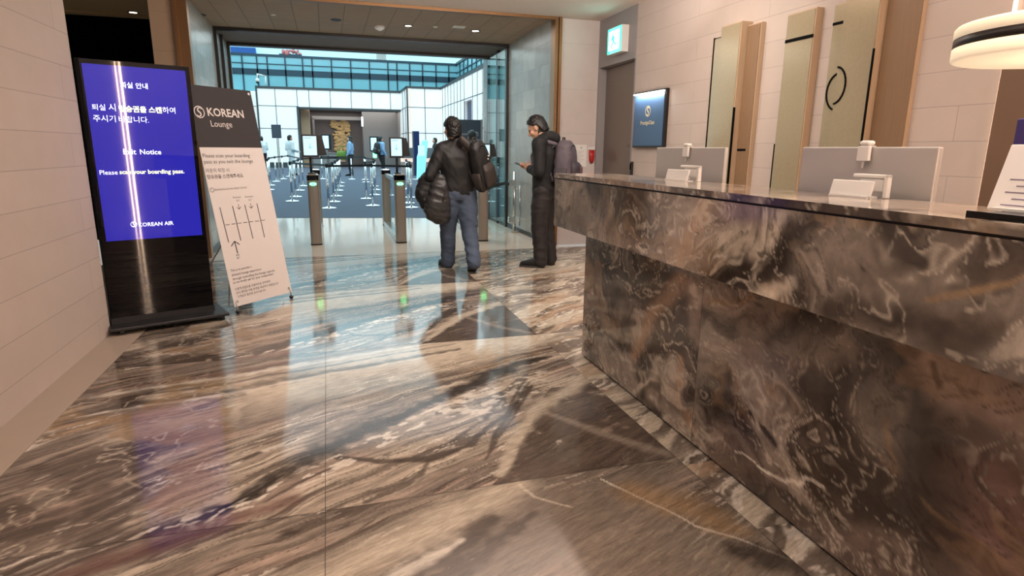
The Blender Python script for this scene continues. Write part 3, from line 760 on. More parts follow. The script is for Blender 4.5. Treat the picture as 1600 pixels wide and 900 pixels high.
# tall decorative panels on the right wall
def slab_panel(parent, name, y0, y1, z0, z1, x0, front, side):
    o = obj(name, bx(-x0, 0, y0, y1, z0, z1), side, parent, bevel=.004)
    obj('face', bx(-x0 - .006, -x0, y0 + .008, y1 - .008, z0 + .01, z1 - .012), front, o); return o
t = thing('wall_artwork', 'cluster of bronze and wood upright panels nearest the blue plaque', 'wall art', (XR, 5.0, 0))
slab_panel(t, 'narrow_panel', .20, .455, .9, 2.43, .03, 'bronze_glass', 'dark_frame'); slab_panel(t, 'bronze_panel', -.07, .22, .9, 2.49, .12, 'bronze_glass', 'wood')
slab_panel(t, 'wood_panel', -.25, -.07, .9, 2.455, .05, 'wood_dark', 'wood')
b = BM(); box(b, -.13, -.11, -.074, -.064, .9, 1.75); obj('slot', b, 'black_matte', t); obj('slot', bx(-.0575, -.05, -.2, -.08, 1.36, 1.38), 'black_matte', t); obj('edge_line', bx(-.04, -.028, .44, .456, .9, 2.43), 'black_matte', t); obj('edge_line', bx(-.040, -.03, .2185, .228, .9, 2.43), 'black_matte', t)
t = thing('wall_artwork', 'single tall bronze panel crossed by one black groove', 'wall art', (XR, 4.25, 0))
slab_panel(t, 'bronze_panel', -.155, .155, .9, 2.44, .07, 'bronze_glass', 'wood'); obj('groove', bx(-.079, -.06, -.15, .15, 2.22, 2.245), 'black_matte', t); obj('slot', bx(-.079, -.06, .145, .157, .9, 1.42), 'black_matte', t)
t = thing('wall_artwork', 'tallest panel cluster with a split black ring inlay', 'wall art', (XR, 3.6, 0))
slab_panel(t, 'narrow_panel', .20, .325, .9, 2.42, .06, 'bronze_glass', 'wood'); slab_panel(t, 'bronze_panel', -.11, .20, .9, 2.95, .09, 'bronze_glass', 'wood')
slab_panel(t, 'wood_panel', -.385, -.11, .9, 2.9, .03, 'wood_dark', 'wood')
obj('edge_line', bx(-.070, -.06, .2005, .208, .9, 2.42), 'black_matte', t); obj('groove', bx(-.069, -.06, .205, .32, 2.27, 2.29), 'black_matte', t); obj('slot', bx(-.1, -.09, -.112, -.1, .9, 2.05), 'black_matte', t)
for s_, x_, cy in ((1, -.068, .2), (-1, -.098, .2)):
    b = BM(); pts = [(x_, cy + s_ * .10 * math.sin(a), 1.815 - .02 * s_ + .13 * math.cos(a)) for a in np.linspace(R(8), R(172), 14)]
    tube(b, pts, .007, 8); obj('ring_half', b, 'black_matte', t, smooth=True)
t = thing('wall_cladding', 'wide brown panel at the right end of the wall behind the lamp', 'wall panel', (XR, 2.05, 0))
obj('board', bx(-.05, 0, -.62, .6, 0, 1.86), 'brown_panel', t, bevel=.004); obj('upper_board', bx(-.05, 0, -.62, .52, 2.0, CEIL - .01), 'brown_panel', t, bevel=.004)
obj('shadow_gap', bx(-.045, 0, -.6, .5, 1.965, 2.0), 'black_matte', t)
for y in (.607, -.627): obj('light_line', bx(-.03, -.012, y - .006, y + .006, .0, CEIL - .02), 'led_warm', t)

# ------------------------------------------------------------------ reception desk
SX, BX = 1.40, 1.575          # front planes of the upper slab and of the recessed base
def desk_paint(u, v, seed, strokes, tone=0.):
    """u along the desk (world y), v up: warped swirls, then the slab's own bands"""
    q1 = fbm(u * 1.5, v * 1.8, seed + 1, 4, .5); q2 = fbm(u * 1.5 + 5.2, v * 1.8 + 1.3, seed + 2, 4, .5)
    r1 = fbm(u * 1.5 + 2.6 * q1, v * 1.8 + 2.6 * q2, seed + 3, 5, .5); r2 = fbm(u * 1.5 + 2.6 * q1 + 8.3, v * 1.8 + 2.6 * q2 + 2.8, seed + 4, 5, .5)
    f = fbm(u * 1.3 + 3.0 * r1, v * 1.7 + 3.0 * r2, seed + 5, 4, .5)
    fine = fbm(u * 3.2 + 4 * r1, v * 4.6 + 4 * r2, seed + 6, 6, .55)
    rgb = C_DARK + (C_TAUPE * .9 - C_DARK) * sst(.32, .60, f + tone)[..., None]
    rgb = lay(rgb, C_BLK, sst(.53, .66, r2) * .6)
    rgb = lay(rgb, C_ROSE * .8, sst(.55, .68, q1) * .4)
    uu, vv = u + (r1 - .5) * .16 + (fine - .5) * .03, v + (r2 - .5) * .15 + (fine - .5) * .03
    for q, (pts, col, al, soft, rag, fq) in enumerate(strokes):
        rgb = stroke(rgb, uu, vv, pts, col, min(1, al * 1.05), min(.98, soft + .05), rag + .1, seed + 20 + q, fq * .7)
    band = np.abs(np.sin(f * 34 + r1 * 8)) ; rgb = lay(rgb, C_CREAM * .80, (1 - sst(.0, .42, band)) * sst(.40, .58, r1) * .7)
    band2 = np.abs(np.sin(f * 26 + r2 * 12 + 1)); rgb = lay(rgb, C_BLK, (1 - sst(.0, .36, band2)) * sst(.42, .58, q2) * .6)
    rgb = rgb * (.78 + .44 * sst(.30, .70, fine))[..., None]
    rgb = lay(rgb, C_CREAM, sst(.60, .72, fbm(u * 3 + 5 * r1, v * 8 + 5 * r2, seed + 8, 5)) * sst(.44, .6, f) * .5)
    rgb = lay(rgb, C_GOLD, sst(.62, .70, fbm(u * 2.2 + 3 * r1, v * 4 + 3 * r2, seed + 7, 5)) * .3)
    g_ = rgb.mean(axis=-1, keepdims=True); rgb = (g_ + (rgb - g_) * .88) * 1.16
    return rgb


def on(plane, pts): return [(*(lambda p: (p.y, p.z))(AX(x, y, plane)), w) for x, y, w in pts]


def jit(fn):
    return fn


slab_strokes = [
    (on(SX, [(930, 290, .10), (985, 320, .16), (1010, 350, .12)]), C_BLK * 1.2, .8, .9, .6, 12),
    (on(SX, [(885, 300, .14), (890, 345, .14)]), C_TAUPE * .85, .7, .9, .6, 10),
    (on(SX, [(985, 300, .06), (1000, 340, .07)]), C_DARK, .8, .8, .7, 12),
    (on(SX, [(1098, 300, .045), (1080, 345, .05), (1060, 395, .05)]), C_ORANGE, .6, .8, .6, 12),
    (on(SX, [(1120, 380, .04), (1180, 372, .05), (1230, 335, .04)]), C_CREAM * .75, .75, .9, .6, 12),
    (on(SX, [(1100, 435, .03), (1160, 415, .045), (1230, 385, .05), (1270, 350, .03)]), C_BLK, .85, .8, .7, 14),
    (on(SX, [(1170, 450, .02), (1210, 440, .03), (1240, 425, .02)]), C_CREAM, .8, .8, .9, 16),
    (on(SX, [(1260, 400, .05), (1300, 385, .06), (1340, 420, .04)]), C_TAUPE * .8, .6, .9, .6, 12),
    (on(SX, [(1380, 345, .04), (1395, 380, .05), (1420, 420, .05)]), C_BLK, .8, .8, .7, 12),
    (on(SX, [(1300, 500, .03), (1420, 520, .04), (1560, 540, .04)]), C_DARK, .8, .8, .8, 10),
    (on(SX, [(1440, 485, .006), (1500, 472, .008), (1600, 450, .009)]), C_GOLD, .55, .6, .6, 14),
    (on(SX, [(1540, 575, .03), (1600, 560, .04)]), C_GREY, .6, .8, .6, 10),
]
base_strokes = [
    (on(BX, [(925, 380, .10), (935, 480, .12)]), C_DARK * 1.2, .6, .9, .5, 8),
    (on(BX, [(960, 420, .03), (965, 480, .04), (975, 540, .04)]), C_BLK * 1.2, .6, .8, .6, 12),
    (on(BX, [(915, 510, .012), (960, 530, .018), (1000, 560, .02)]), C_BLK, .85, .7, .7, 14),
    (on(BX, [(1055, 430, .06), (1020, 480, .05), (990, 560, .03)]), C_ORANGE * .95, .6, .8, .6, 11),
    (on(BX, [(1075, 440, .05), (1085, 520, .05)]), C_ROSE * .75, .8, .8, .6, 10),
    (on(BX, [(1000, 580, .06), (1030, 540, .07), (1080, 530, .03)]), C_BLK, .85, .8, .7, 12),
    (on(BX, [(1060, 560, .025), (1055, 640, .03), (1080, 670, .03)]), C_ORANGE * .9, .8, .8, .7, 12),
    (on(BX, [(1110, 470, .02), (1180, 455, .02)]), C_GOLD * .85, .7, .8, .8, 14),
    (on(BX, [(1110, 620, .06), (1160, 640, .05)]), C_BLK, .8, .8, .7, 12),
    (on(BX, [(1150, 660, .012), (1165, 640, .012), (1200, 690, .012)]), C_BLK, .85, .6, .8, 14),
    (on(BX, [(1190, 560, .05), (1280, 580, .06), (1340, 530, .04)]), C_TAUPE * .75, .7, .9, .6, 10),
    (on(BX, [(1200, 540, .03), (1260, 500, .05), (1330, 520, .03)]), C_BLK, .75, .8, .8, 12),
    (on(BX, [(1290, 640, .02), (1310, 600, .035), (1290, 690, .03)]), C_BLK, .85, .8, .7, 12),
    (on(BX, [(1330, 540, .008), (1360, 570, .01), (1345, 610, .01)]), C_SLATE * 1.3, .8, .7, .6, 12),
    (on(BX, [(1350, 600, .06), (1390, 560, .06), (1420, 600, .05)]), C_SLATE, .75, .8, .6, 10),
    (on(BX, [(1370, 680, .10), (1400, 640, .08)]), C_TAUPE * .8, .75, .8, .6, 9),
    (on(BX, [(1400, 660, .014), (1405, 740, .018)]), C_GOLD, .5, .8, .8, 12),
    (on(BX, [(1440, 610, .02), (1440, 700, .03), (1420, 800, .03)]), C_SLATE * .8, .75, .8, .7, 10),
    (on(BX, [(1150, 715, .005), (1180, 722, .006), (1230, 745, .007), (1280, 770, .005)]), C_WHITE, .95, .5, .3, 30),
    (on(BX, [(1180, 770, .05), (1260, 790, .06)]), C_DARK, .75, .9, .7, 10),
    (on(BX, [(1470, 560, .05), (1530, 620, .09), (1600, 640, .1)]), C_ROSE * 1.0, .9, .8, .4, 7),
    (on(BX, [(1468, 570, .008), (1475, 600, .012)]), C_BLK, .8, .6, .6, 14),
    (on(BX, [(1440, 840, .05), (1480, 720, .04), (1540, 690, .05)]), C_DARK, .75, .9, .6, 9),
    (on(BX, [(1560, 760, .10), (1590, 860, .12)]), C_RED * 1.6, .6, .9, .5, 7),
]
DY0, DY1 = .25, 3.57
desk = thing('reception_desk', 'long brown marble reception desk with a recessed base along the right', 'reception desk', (0, 0, 0))
sl = Slabs()
PX_ = lambda X: (lambda U, V: np.stack([np.full_like(U, X), U, V], -1))
y_top0 = .30
for i, (a, b_) in enumerate(((y_top0, 1.30), (1.30, 2.70), (2.70, 3.70))):
    sl.grid(PX_(SX), lambda U, V: desk_paint(U, V, 811, slab_strokes), a, b_, .872, 1.172, .0065)
sl.grid(lambda U, V: np.stack([SX + U, np.full_like(U, 3.70), V], -1), lambda U, V: desk_paint(U + 3.7, V, 811, []), 0, .42, .872, 1.172, .02)
sl.grid(lambda U, V: np.stack([SX + V, U, np.full_like(U, .872)], -1), lambda U, V: desk_paint(U, V, 821, []), y_top0, 3.70, 0, .42, .03)
sl.build('upper_slab', 'marble_desk', desk)
sl = Slabs()
sl.grid(lambda U, V: np.stack([SX - .004 + V, U, np.full_like(U, 1.205)], -1), lambda U, V: desk_paint(U, V, 841, [], .12), y_top0, 3.705, 0, .40, .012)
sl.grid(PX_(SX - .004), lambda U, V: desk_paint(U, V, 841, [], .05), y_top0, 3.705, 1.180, 1.205, .012)
sl.grid(lambda U, V: np.stack([SX - .004 + U, np.full_like(U, 3.705), V], -1), lambda U, V: desk_paint(U, V, 841, []), 0, .40, 1.180, 1.205, .02)
sl.grid(lambda U, V: np.stack([np.full_like(U, SX + .396), U, V], -1), lambda U, V: desk_paint(U, V, 841, []), y_top0, 3.705, 1.150, 1.205, .03)
sl.build('countertop', 'marble_desk', desk)
b = BM(); box(b, SX + .012, SX + .38, y_top0, 3.69, 1.15, 1.181); obj('shadow_gap', b, 'dark_frame', desk)
sl = Slabs(); SEAM_Y = AX(1090, 560, BX).y
for a, b_ in ((DY0, SEAM_Y - .0012), (SEAM_Y + .0012, DY1)):
    off = 0 if b_ > 3 else 7
    sl.grid(PX_(BX), (lambda o: (lambda U, V: desk_paint(U, V, 861 + o, base_strokes)))(off), a, b_, .012, .872, .0075)
sl.grid(lambda U, V: np.stack([BX + U, np.full_like(U, DY1), V], -1), lambda U, V: desk_paint(U + 3.6, V, 861, []), 0, .3, .012, .872, .02)
sl.build('base_front', 'marble_desk', desk)
b = BM(); box(b, BX + .012, BX + .17, DY0, DY1 - .02, 0, .872); obj('plinth', b, 'black_matte', desk)
b = BM(); box(b, 1.75, 2.5, y_top0, 3.5, .70, .733); box(b, 2.3, 2.32, y_top0, 3.5, 0, .70); obj('work_shelf', b, 'wood_dark', desk)

# monitors behind the ledge, their little boxes and cards
def monitor(y0, y1, X, ztop, label, rz):
    w = y1 - y0; t = thing('computer_monitor', label, 'monitor', (X, (y0 + y1) / 2, .735), rz)
    h = ztop - .735
    o = obj('screen_back', bx(0, .022, -w / 2, w / 2, h - .38, h), 'silver', t, bevel=.004)
    obj('screen', bx(.0225, .024, -w / 2 + .01, w / 2 - .01, h - .37, h - .01), 'black_gloss', t)
    obj('stand_arm', bx(-.05, 0, -.045, .045, h - .26, h - .16), 'silver', t, bevel=.006)
    b = BM(); box(b, -.05, -.025, -.045, .045, .012, h - .17); obj('stand_neck', b, 'silver', t, bevel=.006)
    obj('stand_foot', bx(-.06, .18, -.13, .13, 0, .012), 'silver', t, bevel=.004); return t
monitor(2.64, 3.25, 1.88, 1.372, 'silver computer monitor on the counter at the far end of the desk', R(3))
monitor(1.475, 2.035, 1.83, 1.372, 'large silver computer monitor on the nearer part of the desk', R(2))
def webcam(x, y, z, label):
    t = thing('webcam', label, 'webcam', (x, y, z)); t.scale = (.8, .8, .8)
    obj('camera_head', bx(-.02, .02, -.026, .026, .004, .026), 'white_plastic', t, bevel=.009); obj('clip', bx(-.02, -.003, -.03, .03, -.062, .002), 'white_plastic', t, bevel=.003)
    obj('cable', tube(BM(), [(-.012, 0, -.06), (-.012, .002, -.09)], .006), 'silver', t); obj('hook', bx(-.018, .03, -.02, .02, 0, .004), 'white_plastic', t); return t
p = AX(1076, 228, 1.88); webcam(1.875, p.y, 1.373, 'small white webcam clipped on top of the far monitor')
p = AX(1357, 226, 1.83); webcam(1.825, p.y, 1.373, 'small white webcam clipped on top of the near monitor')
def counter_bits(px0, px1, py, pxb0, pxb1, lab1, lab2):
    X = 1.70
    a, c = AX(px0, py, X), AX(px1, py, X); w = a.y - c.y
    t = thing('card_holder', lab1, 'card holder', (X, (a.y + c.y) / 2, 1.205), R(4))
    o = obj('plate', bx(0, .01, -w / 2, w / 2, .004, .058), 'white_plastic', t, bevel=.003); o.rotation_euler = (0, R(14), 0)
    obj('foot', bx(-.005, .045, -w / 2 + .004, w / 2 - .004, 0, .005), 'white_plastic', t)
    X = 1.745; a, c = AX(pxb0, py, X), AX(pxb1, py, X); w = a.y - c.y
    t = thing('card_reader_stand', lab2, 'payment reader', (X, (a.y + c.y) / 2, 1.205), R(3))
    h = .077
    b = BM(); box(b, 0, .02, -w / 2, -w / 2 + .014, .0, h); box(b, 0, .02, -w / 2, w / 2, h - .012, h); obj('bracket', b, 'white_plastic', t, bevel=.003)
    obj('pad', bx(.004, .018, -w * .38, w * .30, .02, h - .014), 'white_plastic', t, bevel=.004)
counter_bits(1041, 1071, 272, 1063, 1090, 'small white card plate on the counter before the far monitor', 'white square bracket stand on the counter behind the far card plate')
counter_bits(1297, 1357, 296, 1331, 1384, 'white card plate on the counter before the near monitor', 'white square bracket stand on the counter behind the near card plate')
# tray with a leaning notice at the right end
a = G(1490, 327, 1.22)
t = thing('black_tray', 'flat black tray lying on the counter at the right edge', 'tray', (1.44, .9, 1.205))
obj('board', bx(0, .3, -.55, .16, 0, .012), 'black_plastic', t, bevel=.003); obj('rim', bx(-.002, .004, -.55, .16, .0, .016), 'black_gloss', t)
t = thing('sign_holder', 'white printed notice in a leaning holder on the black tray', 'counter sign', (1.585, 1.12, 1.217))
sg = obj('sheet', bx(0, .008, -.26, 0, 0, .165), 'paper', t, bevel=.003); sg.rotation_euler = (0, R(16), 0)
b = BM()
for i in range(5): box(b, -.001, 0, -.22, -.03 - .02 * (i % 2), .012 + .016 * i, .0145 + .016 * i)
obj('printed_lines', b, mat('violet_ink', srgb(126, 112, 140), .8), sg)
obj('holder_foot', bx(-.02, .09, -.24, -.02, 0, .006), 'white_plastic', t)
t = thing('purple_card', 'purple card standing behind the white notice at the right edge', 'card', (1.70, 1.165, 1.205))
o = obj('card_face', bx(0, .006, -.26, 0, .0, .235), 'purple', t, bevel=.02); b = BM(); emblem(b, (-.002, -.06, .19), .022, (0, -1, 0), (0, 0, 1)); obj('emblem', b, 'white_plastic', o)
obj('card_foot', bx(-.02, .05, -.24, -.02, 0, .005), 'purple', t)
# lit drum lamp
LC = (2.70, 1.72)
t = thing('drum_pendant_lamp', 'glowing cream drum lamp with a dark band at the right edge', 'lamp', (LC[0], LC[1], 1.775))
RL = .36
b = BM(); lathe(b, [(RL - .04, .070), (RL - .008, .068), (RL, .058), (RL, .022)], seg=64); obj('upper_shade', b, 'shade_cream', t, smooth=True)
b = BM(); lathe(b, [(RL - .001, .022), (RL - .001, -.014)], seg=64); obj('dark_band', b, 'dark_frame', t, smooth=True)
b = BM(); lathe(b, [(RL, -.014), (RL, -.056), (RL - .004, -.062), (RL - .02, -.064)], seg=64); obj('lower_shade', b, 'shade_cream', t, smooth=True)
b = BM(); lathe(b, [(RL - .021, -.063), (.02, -.06), (.0201, -.05)], seg=64); obj('diffuser', b, mat('diffuser', (1, .95, .85), .5, emit=(1, .88, .68), es=1.1), t, smooth=True)
obj('cord', cyl(BM(), (0, 0, .1), (0, 0, CEIL - 1.775), .006, seg=10), 'black_plastic', t); obj('canopy', cyl(BM(), (0, 0, CEIL - 1.795), (0, 0, CEIL - 1.776), .06), 'black_plastic', t)
l = bpy.data.lights.new('lamp_glow', 'POINT'); l.energy = 5; l.color = (1, .85, .66); l.shadow_soft_size = .25
o = bpy.data.objects.new('lamp_glow', l); COL.objects.link(o); o.parent = t; o.location = (0, 0, -.25)

# ------------------------------------------------------------------ blue information screen
KA = R(21); KD = Vector((math.cos(KA), math.sin(KA), 0)); KN = Vector((math.sin(KA), -math.cos(KA), 0)); KP = Vector((-1.60, 4.98, 0))
k = thing('information_screen', 'tall black floor screen showing a blue exit notice by the left wall', 'screen', KP, KA)
KW, KH = .705, 1.93
obj('cabinet', bx(0, KW, .005, .075, .05, KH), 'black_plastic', k, bevel=.006)
obj('glass_front', bx(.004, KW - .004, -.003, .005, .06, KH - .004), 'black_gloss', k)
def kloc(px, py): p = APL(px, py, KP, KN) - KP; return p.dot(KD), p.z
su0, su1, sz0, sz1 = .040, .672, .675, 1.897
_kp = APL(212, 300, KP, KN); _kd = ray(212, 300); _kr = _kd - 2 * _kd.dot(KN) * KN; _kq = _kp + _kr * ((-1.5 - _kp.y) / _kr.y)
b = BM(); box(b, _kq.x - .07, _kq.x - .063, -1.53, -1.5, 0, 3.0); box(b, _kq.x - .003, _kq.x + .015, -1.53, -1.5, 0, 3.0); struct('led_strip_back', b, mat('lit_profile', (1, .8, .6), .4, emit=(1, .74, .54), es=44))  # unseen LED strips behind the camera, placed for their reflection in the screen
struct('wall_back', bx(_kq.x - .6, _kq.x + 1.4, -1.75, -1.53, 0, CEIL), 'wall_stone_front')
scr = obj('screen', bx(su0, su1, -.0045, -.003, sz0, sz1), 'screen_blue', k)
def ktext(name, body, xa, xb, y, m, bold=.0):
    (u0, z0), (u1, z1) = kloc(xa, y[0]), kloc(xb, y[1]); zz = (z0 + z1) / 2
    text(name, body, u1 - u0, (u0, -.0055, zz), (1, 0, 0), (0, 0, 1), m, scr, bold=bold)
ktext('heading', '퇴실 안내', 188, 231, (136, 139), 'glow_text', .01)
ktext('line_word', '퇴실', 144, 165, (171, 172), 'glow_text'); ktext('line_word', '시', 170, 181, (172, 173), 'glow_text')
ktext('line_bold', '탑승권을 스캔', 186, 253, (174, 176), 'glow_text_lime', .03)
ktext('line_end', '하여', 254, 274, (176, 177), 'glow_text')
ktext('line_word', '주시기', 146, 181, (189, 190), 'glow_text'); ktext('line_word', '바랍니다.', 186, 233, (190, 192), 'glow_text')
ktext('title_word', 'Exit', 193, 213, (241, 241), 'glow_text', .01); ktext('title_word', 'Notice', 219, 252, (241, 241), 'glow_text', .01)
ktext('sentence_start', 'Please', 156, 184, (273, 272.5), 'glow_text')
ktext('sentence_bold', 'scan your boarding pass.', 187, 288, (272.5, 270), 'glow_text_lime', .02)
ktext('airline', 'KOREAN AIR', 217, 271, (355, 350), 'glow_text', .01)
u_, z_ = kloc(209, 350.5); b = BM(); emblem(b, (u_, -.0055, z_), .021, (1, 0, 0), (0, 0, 1)); obj('emblem', b, 'glow_text', scr)
b = BM(); box(b, -.02, KW + .075, -.165, .24, .035, .06); obj('base_plate', b, 'black_plastic', k, bevel=.006)
b = BM(); box(b, .0, KW, -.01, .1, .055, .10); obj('foot_block', b, 'black_plastic', k)
for cx, cyy in ((.05, -.12), (KW + .03, -.12), (.05, .2), (KW + .03, .2)):
    b = BM(); cyl(b, (cx - .012, cyy, .02), (cx + .012, cyy, .02), .02, seg=16); obj('caster', b, 'black_plastic', k, smooth=False)

# ------------------------------------------------------------------ standing banner
BL, BR = G(369, 491), G(458, 466); bd = (BR - BL); BWID = bd.length; bd.normalize(); BA = math.atan2(bd.y, bd.x)
bn = thing('standing_banner', 'leaning dark and white banner on a wire stand beside the blue screen', 'banner', BL, BA)
TILT = math.atan2(.335, 1.86); BLN = 1.86 / math.cos(TILT)
tl = lambda u, t, off=0.: Vector((u, t * math.sin(TILT) - off * math.cos(TILT), t * math.cos(TILT) + off * math.sin(TILT)))
UZ = Vector((0, math.sin(TILT), math.cos(TILT)))
BNW = Vector((math.cos(BA), math.sin(BA), 0)); BNN = (Matrix.Rotation(BA, 3, 'Z') @ Vector((0, -math.cos(TILT), math.sin(TILT))))
def bloc(px, py):
    p = APL(px, py, BL, BNN) - BL; return p.dot(BNW), p.dot(Matrix.Rotation(BA, 3, 'Z') @ UZ)
def sheet(u0, u1, t0, t1, th=.002, off=0.):
    b = BM(); c = [tl(u, t, o) for u in (u0, u1) for t in (t0, t1) for o in (off, off + th)]
    vs = [b.verts.new(x) for x in c]
    for f in ((0, 1, 3, 2), (4, 6, 7, 5), (0, 4, 5, 1), (2, 3, 7, 6), (0, 2, 6, 4), (1, 5, 7, 3)): b.faces.new([vs[i] for i in f])
    return b
tsplit = (bloc(311, 230)[1] + bloc(388, 231)[1]) / 2
obj('lower_sheet', sheet(0.0, BWID, .06, tsplit), 'banner_white', bn); obj('header', sheet(0.0, BWID, tsplit, BLN - .03), 'banner_dark', bn)
def btext(name, body, xa, xb, y, m='ink', bold=0., w=None):
    (u0, t0), (u1, t1) = bloc(xa, y[0]), bloc(xb, y[1])
    text(name, body, (u1 - u0) if w is None else w, tl(u0, (t0 + t1) / 2, .0032), (1, 0, 0), UZ, m, bn, bold=bold)
btext('lounge_name', 'KOREAN', 325, 381, (182, 183), 'banner_white', .02); btext('lounge_word', 'Lounge', 330, 363, (198, 199), 'banner_white')
u_, t_ = bloc(311, 175); b = BM(); emblem(b, tl(u_, t_, .0032), .048, (1, 0, 0), UZ); obj('emblem', b, 'banner_white', bn)
btext('scan_line', 'Please scan your boarding', 317, 390, (247, 245)); btext('scan_line_two', 'pass as you exit the lounge', 319, 395, (256, 254))
btext('korean_line', '라운지 퇴장 시', 322, 358, (270, 268)); btext('korean_line_two', '탑승권을 스캔해주세요.', 324, 381, (279, 277), bold=.008)
btext('small_note', 'Boarding Pass Scan Point 탑승권 스캔 위치', 336, 385, (298, 294))
u_, t_ = bloc(331, 297); b = BM()
for i in range(24):
    a0, a1 = 2 * PI * i / 24, 2 * PI * (i + 1) / 24
    b.faces.new([b.verts.new(tl(u_ + r_ * math.cos(a), t_ + r_ * math.sin(a), .0032)) for r_, a in ((.015, a0), (.019, a0), (.019, a1), (.015, a1))])
obj('note_ring', b, 'ink', bn)
b = BM()
def bline(xa, ya, xb, yb, w=.006):
    (u0, t0), (u1, t1) = bloc(xa, ya), bloc(xb, yb); d = Vector((u1 - u0, t1 - t0)); d.normalize(); nx, nt = -d.y * w / 2, d.x * w / 2
    b.faces.new([b.verts.new(tl(*q, .0032)) for q in ((u0 + nx, t0 + nt), (u1 + nx, t1 + nt), (u1 - nx, t1 - nt), (u0 - nx, t0 - nt))])
for xa, ya, xb, yb in ((343, 324, 357, 379), (363, 322, 376, 376), (382, 320, 395, 373), (401, 318, 413, 371)): bline(xa, ya, xb, yb, .0075)
for i in range(7): bline(352 + 9.2 * i, 351.5 - 1.15 * i, 358.5 + 9.2 * i, 350.8 - 1.15 * i, .005)
for xa, ya, xb, yb, w in ((366, 377, 371, 396, .009), (366, 377, 361, 385, .008), (366, 377, 374, 382, .008)): bline(xa, ya, xb, yb, w)
for x0, y0 in ((372, 319), (391, 317.5)):
    bline(x0, y0, x0 + 1.4, y0 + 8, .005); bline(x0 + 1.4, y0 + 8, x0 - 2.4, y0 + 5, .005); bline(x0 + 1.4, y0 + 8, x0 + 4, y0 + 4, .005)
obj('gate_diagram', b, 'ink', bn)
btext('entrance_mark', 'Entrance', 364, 376, (310, 309)); btext('entrance_mark', 'Entrance', 383, 395, (309, 308)); btext('korean_mark', '입구', 369, 374, (315, 314.5)); btext('korean_mark', '입구', 388, 393, (314, 313.5)); btext('exit_mark', 'Exit', 369, 374, (400, 399)); btext('korean_mark', '출구', 370, 375, (404.5, 404))
for i, (s_, xa, xb, ya, yb) in enumerate((('This is to provide a', 360, 393, 424, 419), ('pleasant lounge experience', 362, 408, 430.5, 423), ('through controlling the lounge capacity', 363, 429, 437, 425), ('so we kindly ask for your cooperation', 364, 427, 443, 430),
                                     ('이용객 혼잡도를 조율하므로 관리하여', 367, 422, 453, 442), ('보다 쾌적한 이용 환경을 제공하기 위함입니다', 369, 435, 459, 444.5), ('고객님의 협조에 감사드립니다', 371, 415, 465, 455))):
    btext('small_print', s_, xa, xb, (ya, yb))
cx = BWID / 2
for name, pts in (('support_pole', [(cx, .33, .85), (.02, .10, .055)]), ('support_pole', [(cx, .33, .85), (BWID - .02, .10, .055)]), ('support_pole', [(cx, .18, .85), (cx - .28, .62, .02)]), ('cross_wire', [(cx, .30, .85), (0.03, .33, 1.78)]), ('cross_wire', [(cx, .30, .85), (BWID - .03, .33, 1.78)])):
    obj(name, tube(BM(), [Vector(q) for q in pts], .006, 8), 'silver', bn, smooth=True)
obj('hub', sph(BM(), (cx, .23, .85), (.03, .08, .03)), 'black_plastic', bn, smooth=True)
for u in (.02, BWID - .02):
    b = tube(BM(), [Vector((u, .01, .10)), Vector((u, -.0, .03))], .006, 8); obj('foot_rod', b, 'silver', bn, smooth=True)
    obj('foot_tip', sph(BM(), (u, 0, .016), (.018, .018, .016)), 'black_plastic', bn, smooth=True)
for u, t_ in ((.03, .1), (BWID - .03, .1), (.03, BLN - .06), (BWID - .03, BLN - .06)):
    b = BM(); cyl(b, tl(u, t_, .002), tl(u, t_, .008), .012, seg=16); obj('grommet', b, 'chrome', bn)

# ------------------------------------------------------------------ boarding pass gates
def gate_post(parent, y, w=.155, d=.20, h=1.0):
    b = BM(); loft(b, [((0, y, .0), w / 2, d / 2, None), ((0, y, h - .09), w / 2, d / 2, None)], 28, 5); o = obj('post', b, 'brushed_bronze', parent)
    b = BM(); loft(b, [((0, y, h - .09), w / 2 + .004, d / 2 + .004, None), ((0, y, h - .02), w / 2 + .004, d / 2 + .004, None)], 28, 5); obj('cap', b, 'black_gloss', o)
    b = BM(); loft(b, [((0, y, h - .02), w / 2, d / 2, None), ((0, y, h), w / 2 - .01, d / 2 - .01, None)], 28, 5); obj('scanner_plate', b, 'chrome', o)
    b = BM(); loft(b, [((0, y, .0), w / 2 + .003, d / 2 + .003, None), ((0, y, .02), w / 2 + .003, d / 2 + .003, None)], 28, 5); obj('foot_ring', b, 'dark_frame', o)
    return o
def gate(label, p, near=True):
    t = thing('ticket_gate', label, 'gate', p, 0, 'boarding pass gates')
    po = gate_post(t, .1)
    b = BM(); loft(b, [((0, -.003, .86), .046, .02, Matrix.Rotation(PI / 2, 3, 'X')), ((0, -.009, .86), .044, .018, Matrix.Rotation(PI / 2, 3, 'X'))], 24, 2.4)
    lens = obj('green_light', b, 'led_green', po)
    b = BM(); box(b, -.006, .006, -.0105, -.009, .848, .872); obj('light_mark', b, 'black_matte', po)
    gate_post(t, 2.25)
    obj('low_beam', bx(-.07, .07, .2, 2.15, .0, .09), 'steel', t, bevel=.01)
    obj('glass_leaf', bx(-.006, .006, .22, 2.13, .09, .86), 'glass', t)
    obj('top_rail', bx(-.03, .03, .2, 2.15, .86, .93), 'steel', t, bevel=.008)
    return t
g1 = gate('left bronze boarding pass gate with a green light beside the banner', (-.205, 8.94, 0))
g2 = dup(g1, (.985, 8.86, 0), 0, 'middle bronze boarding pass gate with its far post showing on its left')
g3 = dup(g1, (2.2, 8.78, 0), 0, 'right boarding pass gate mostly hidden behind the man in jeans')
for g_ in (g2, g3):
    for ch in g_.children:
        for s_ in ch.children: pass
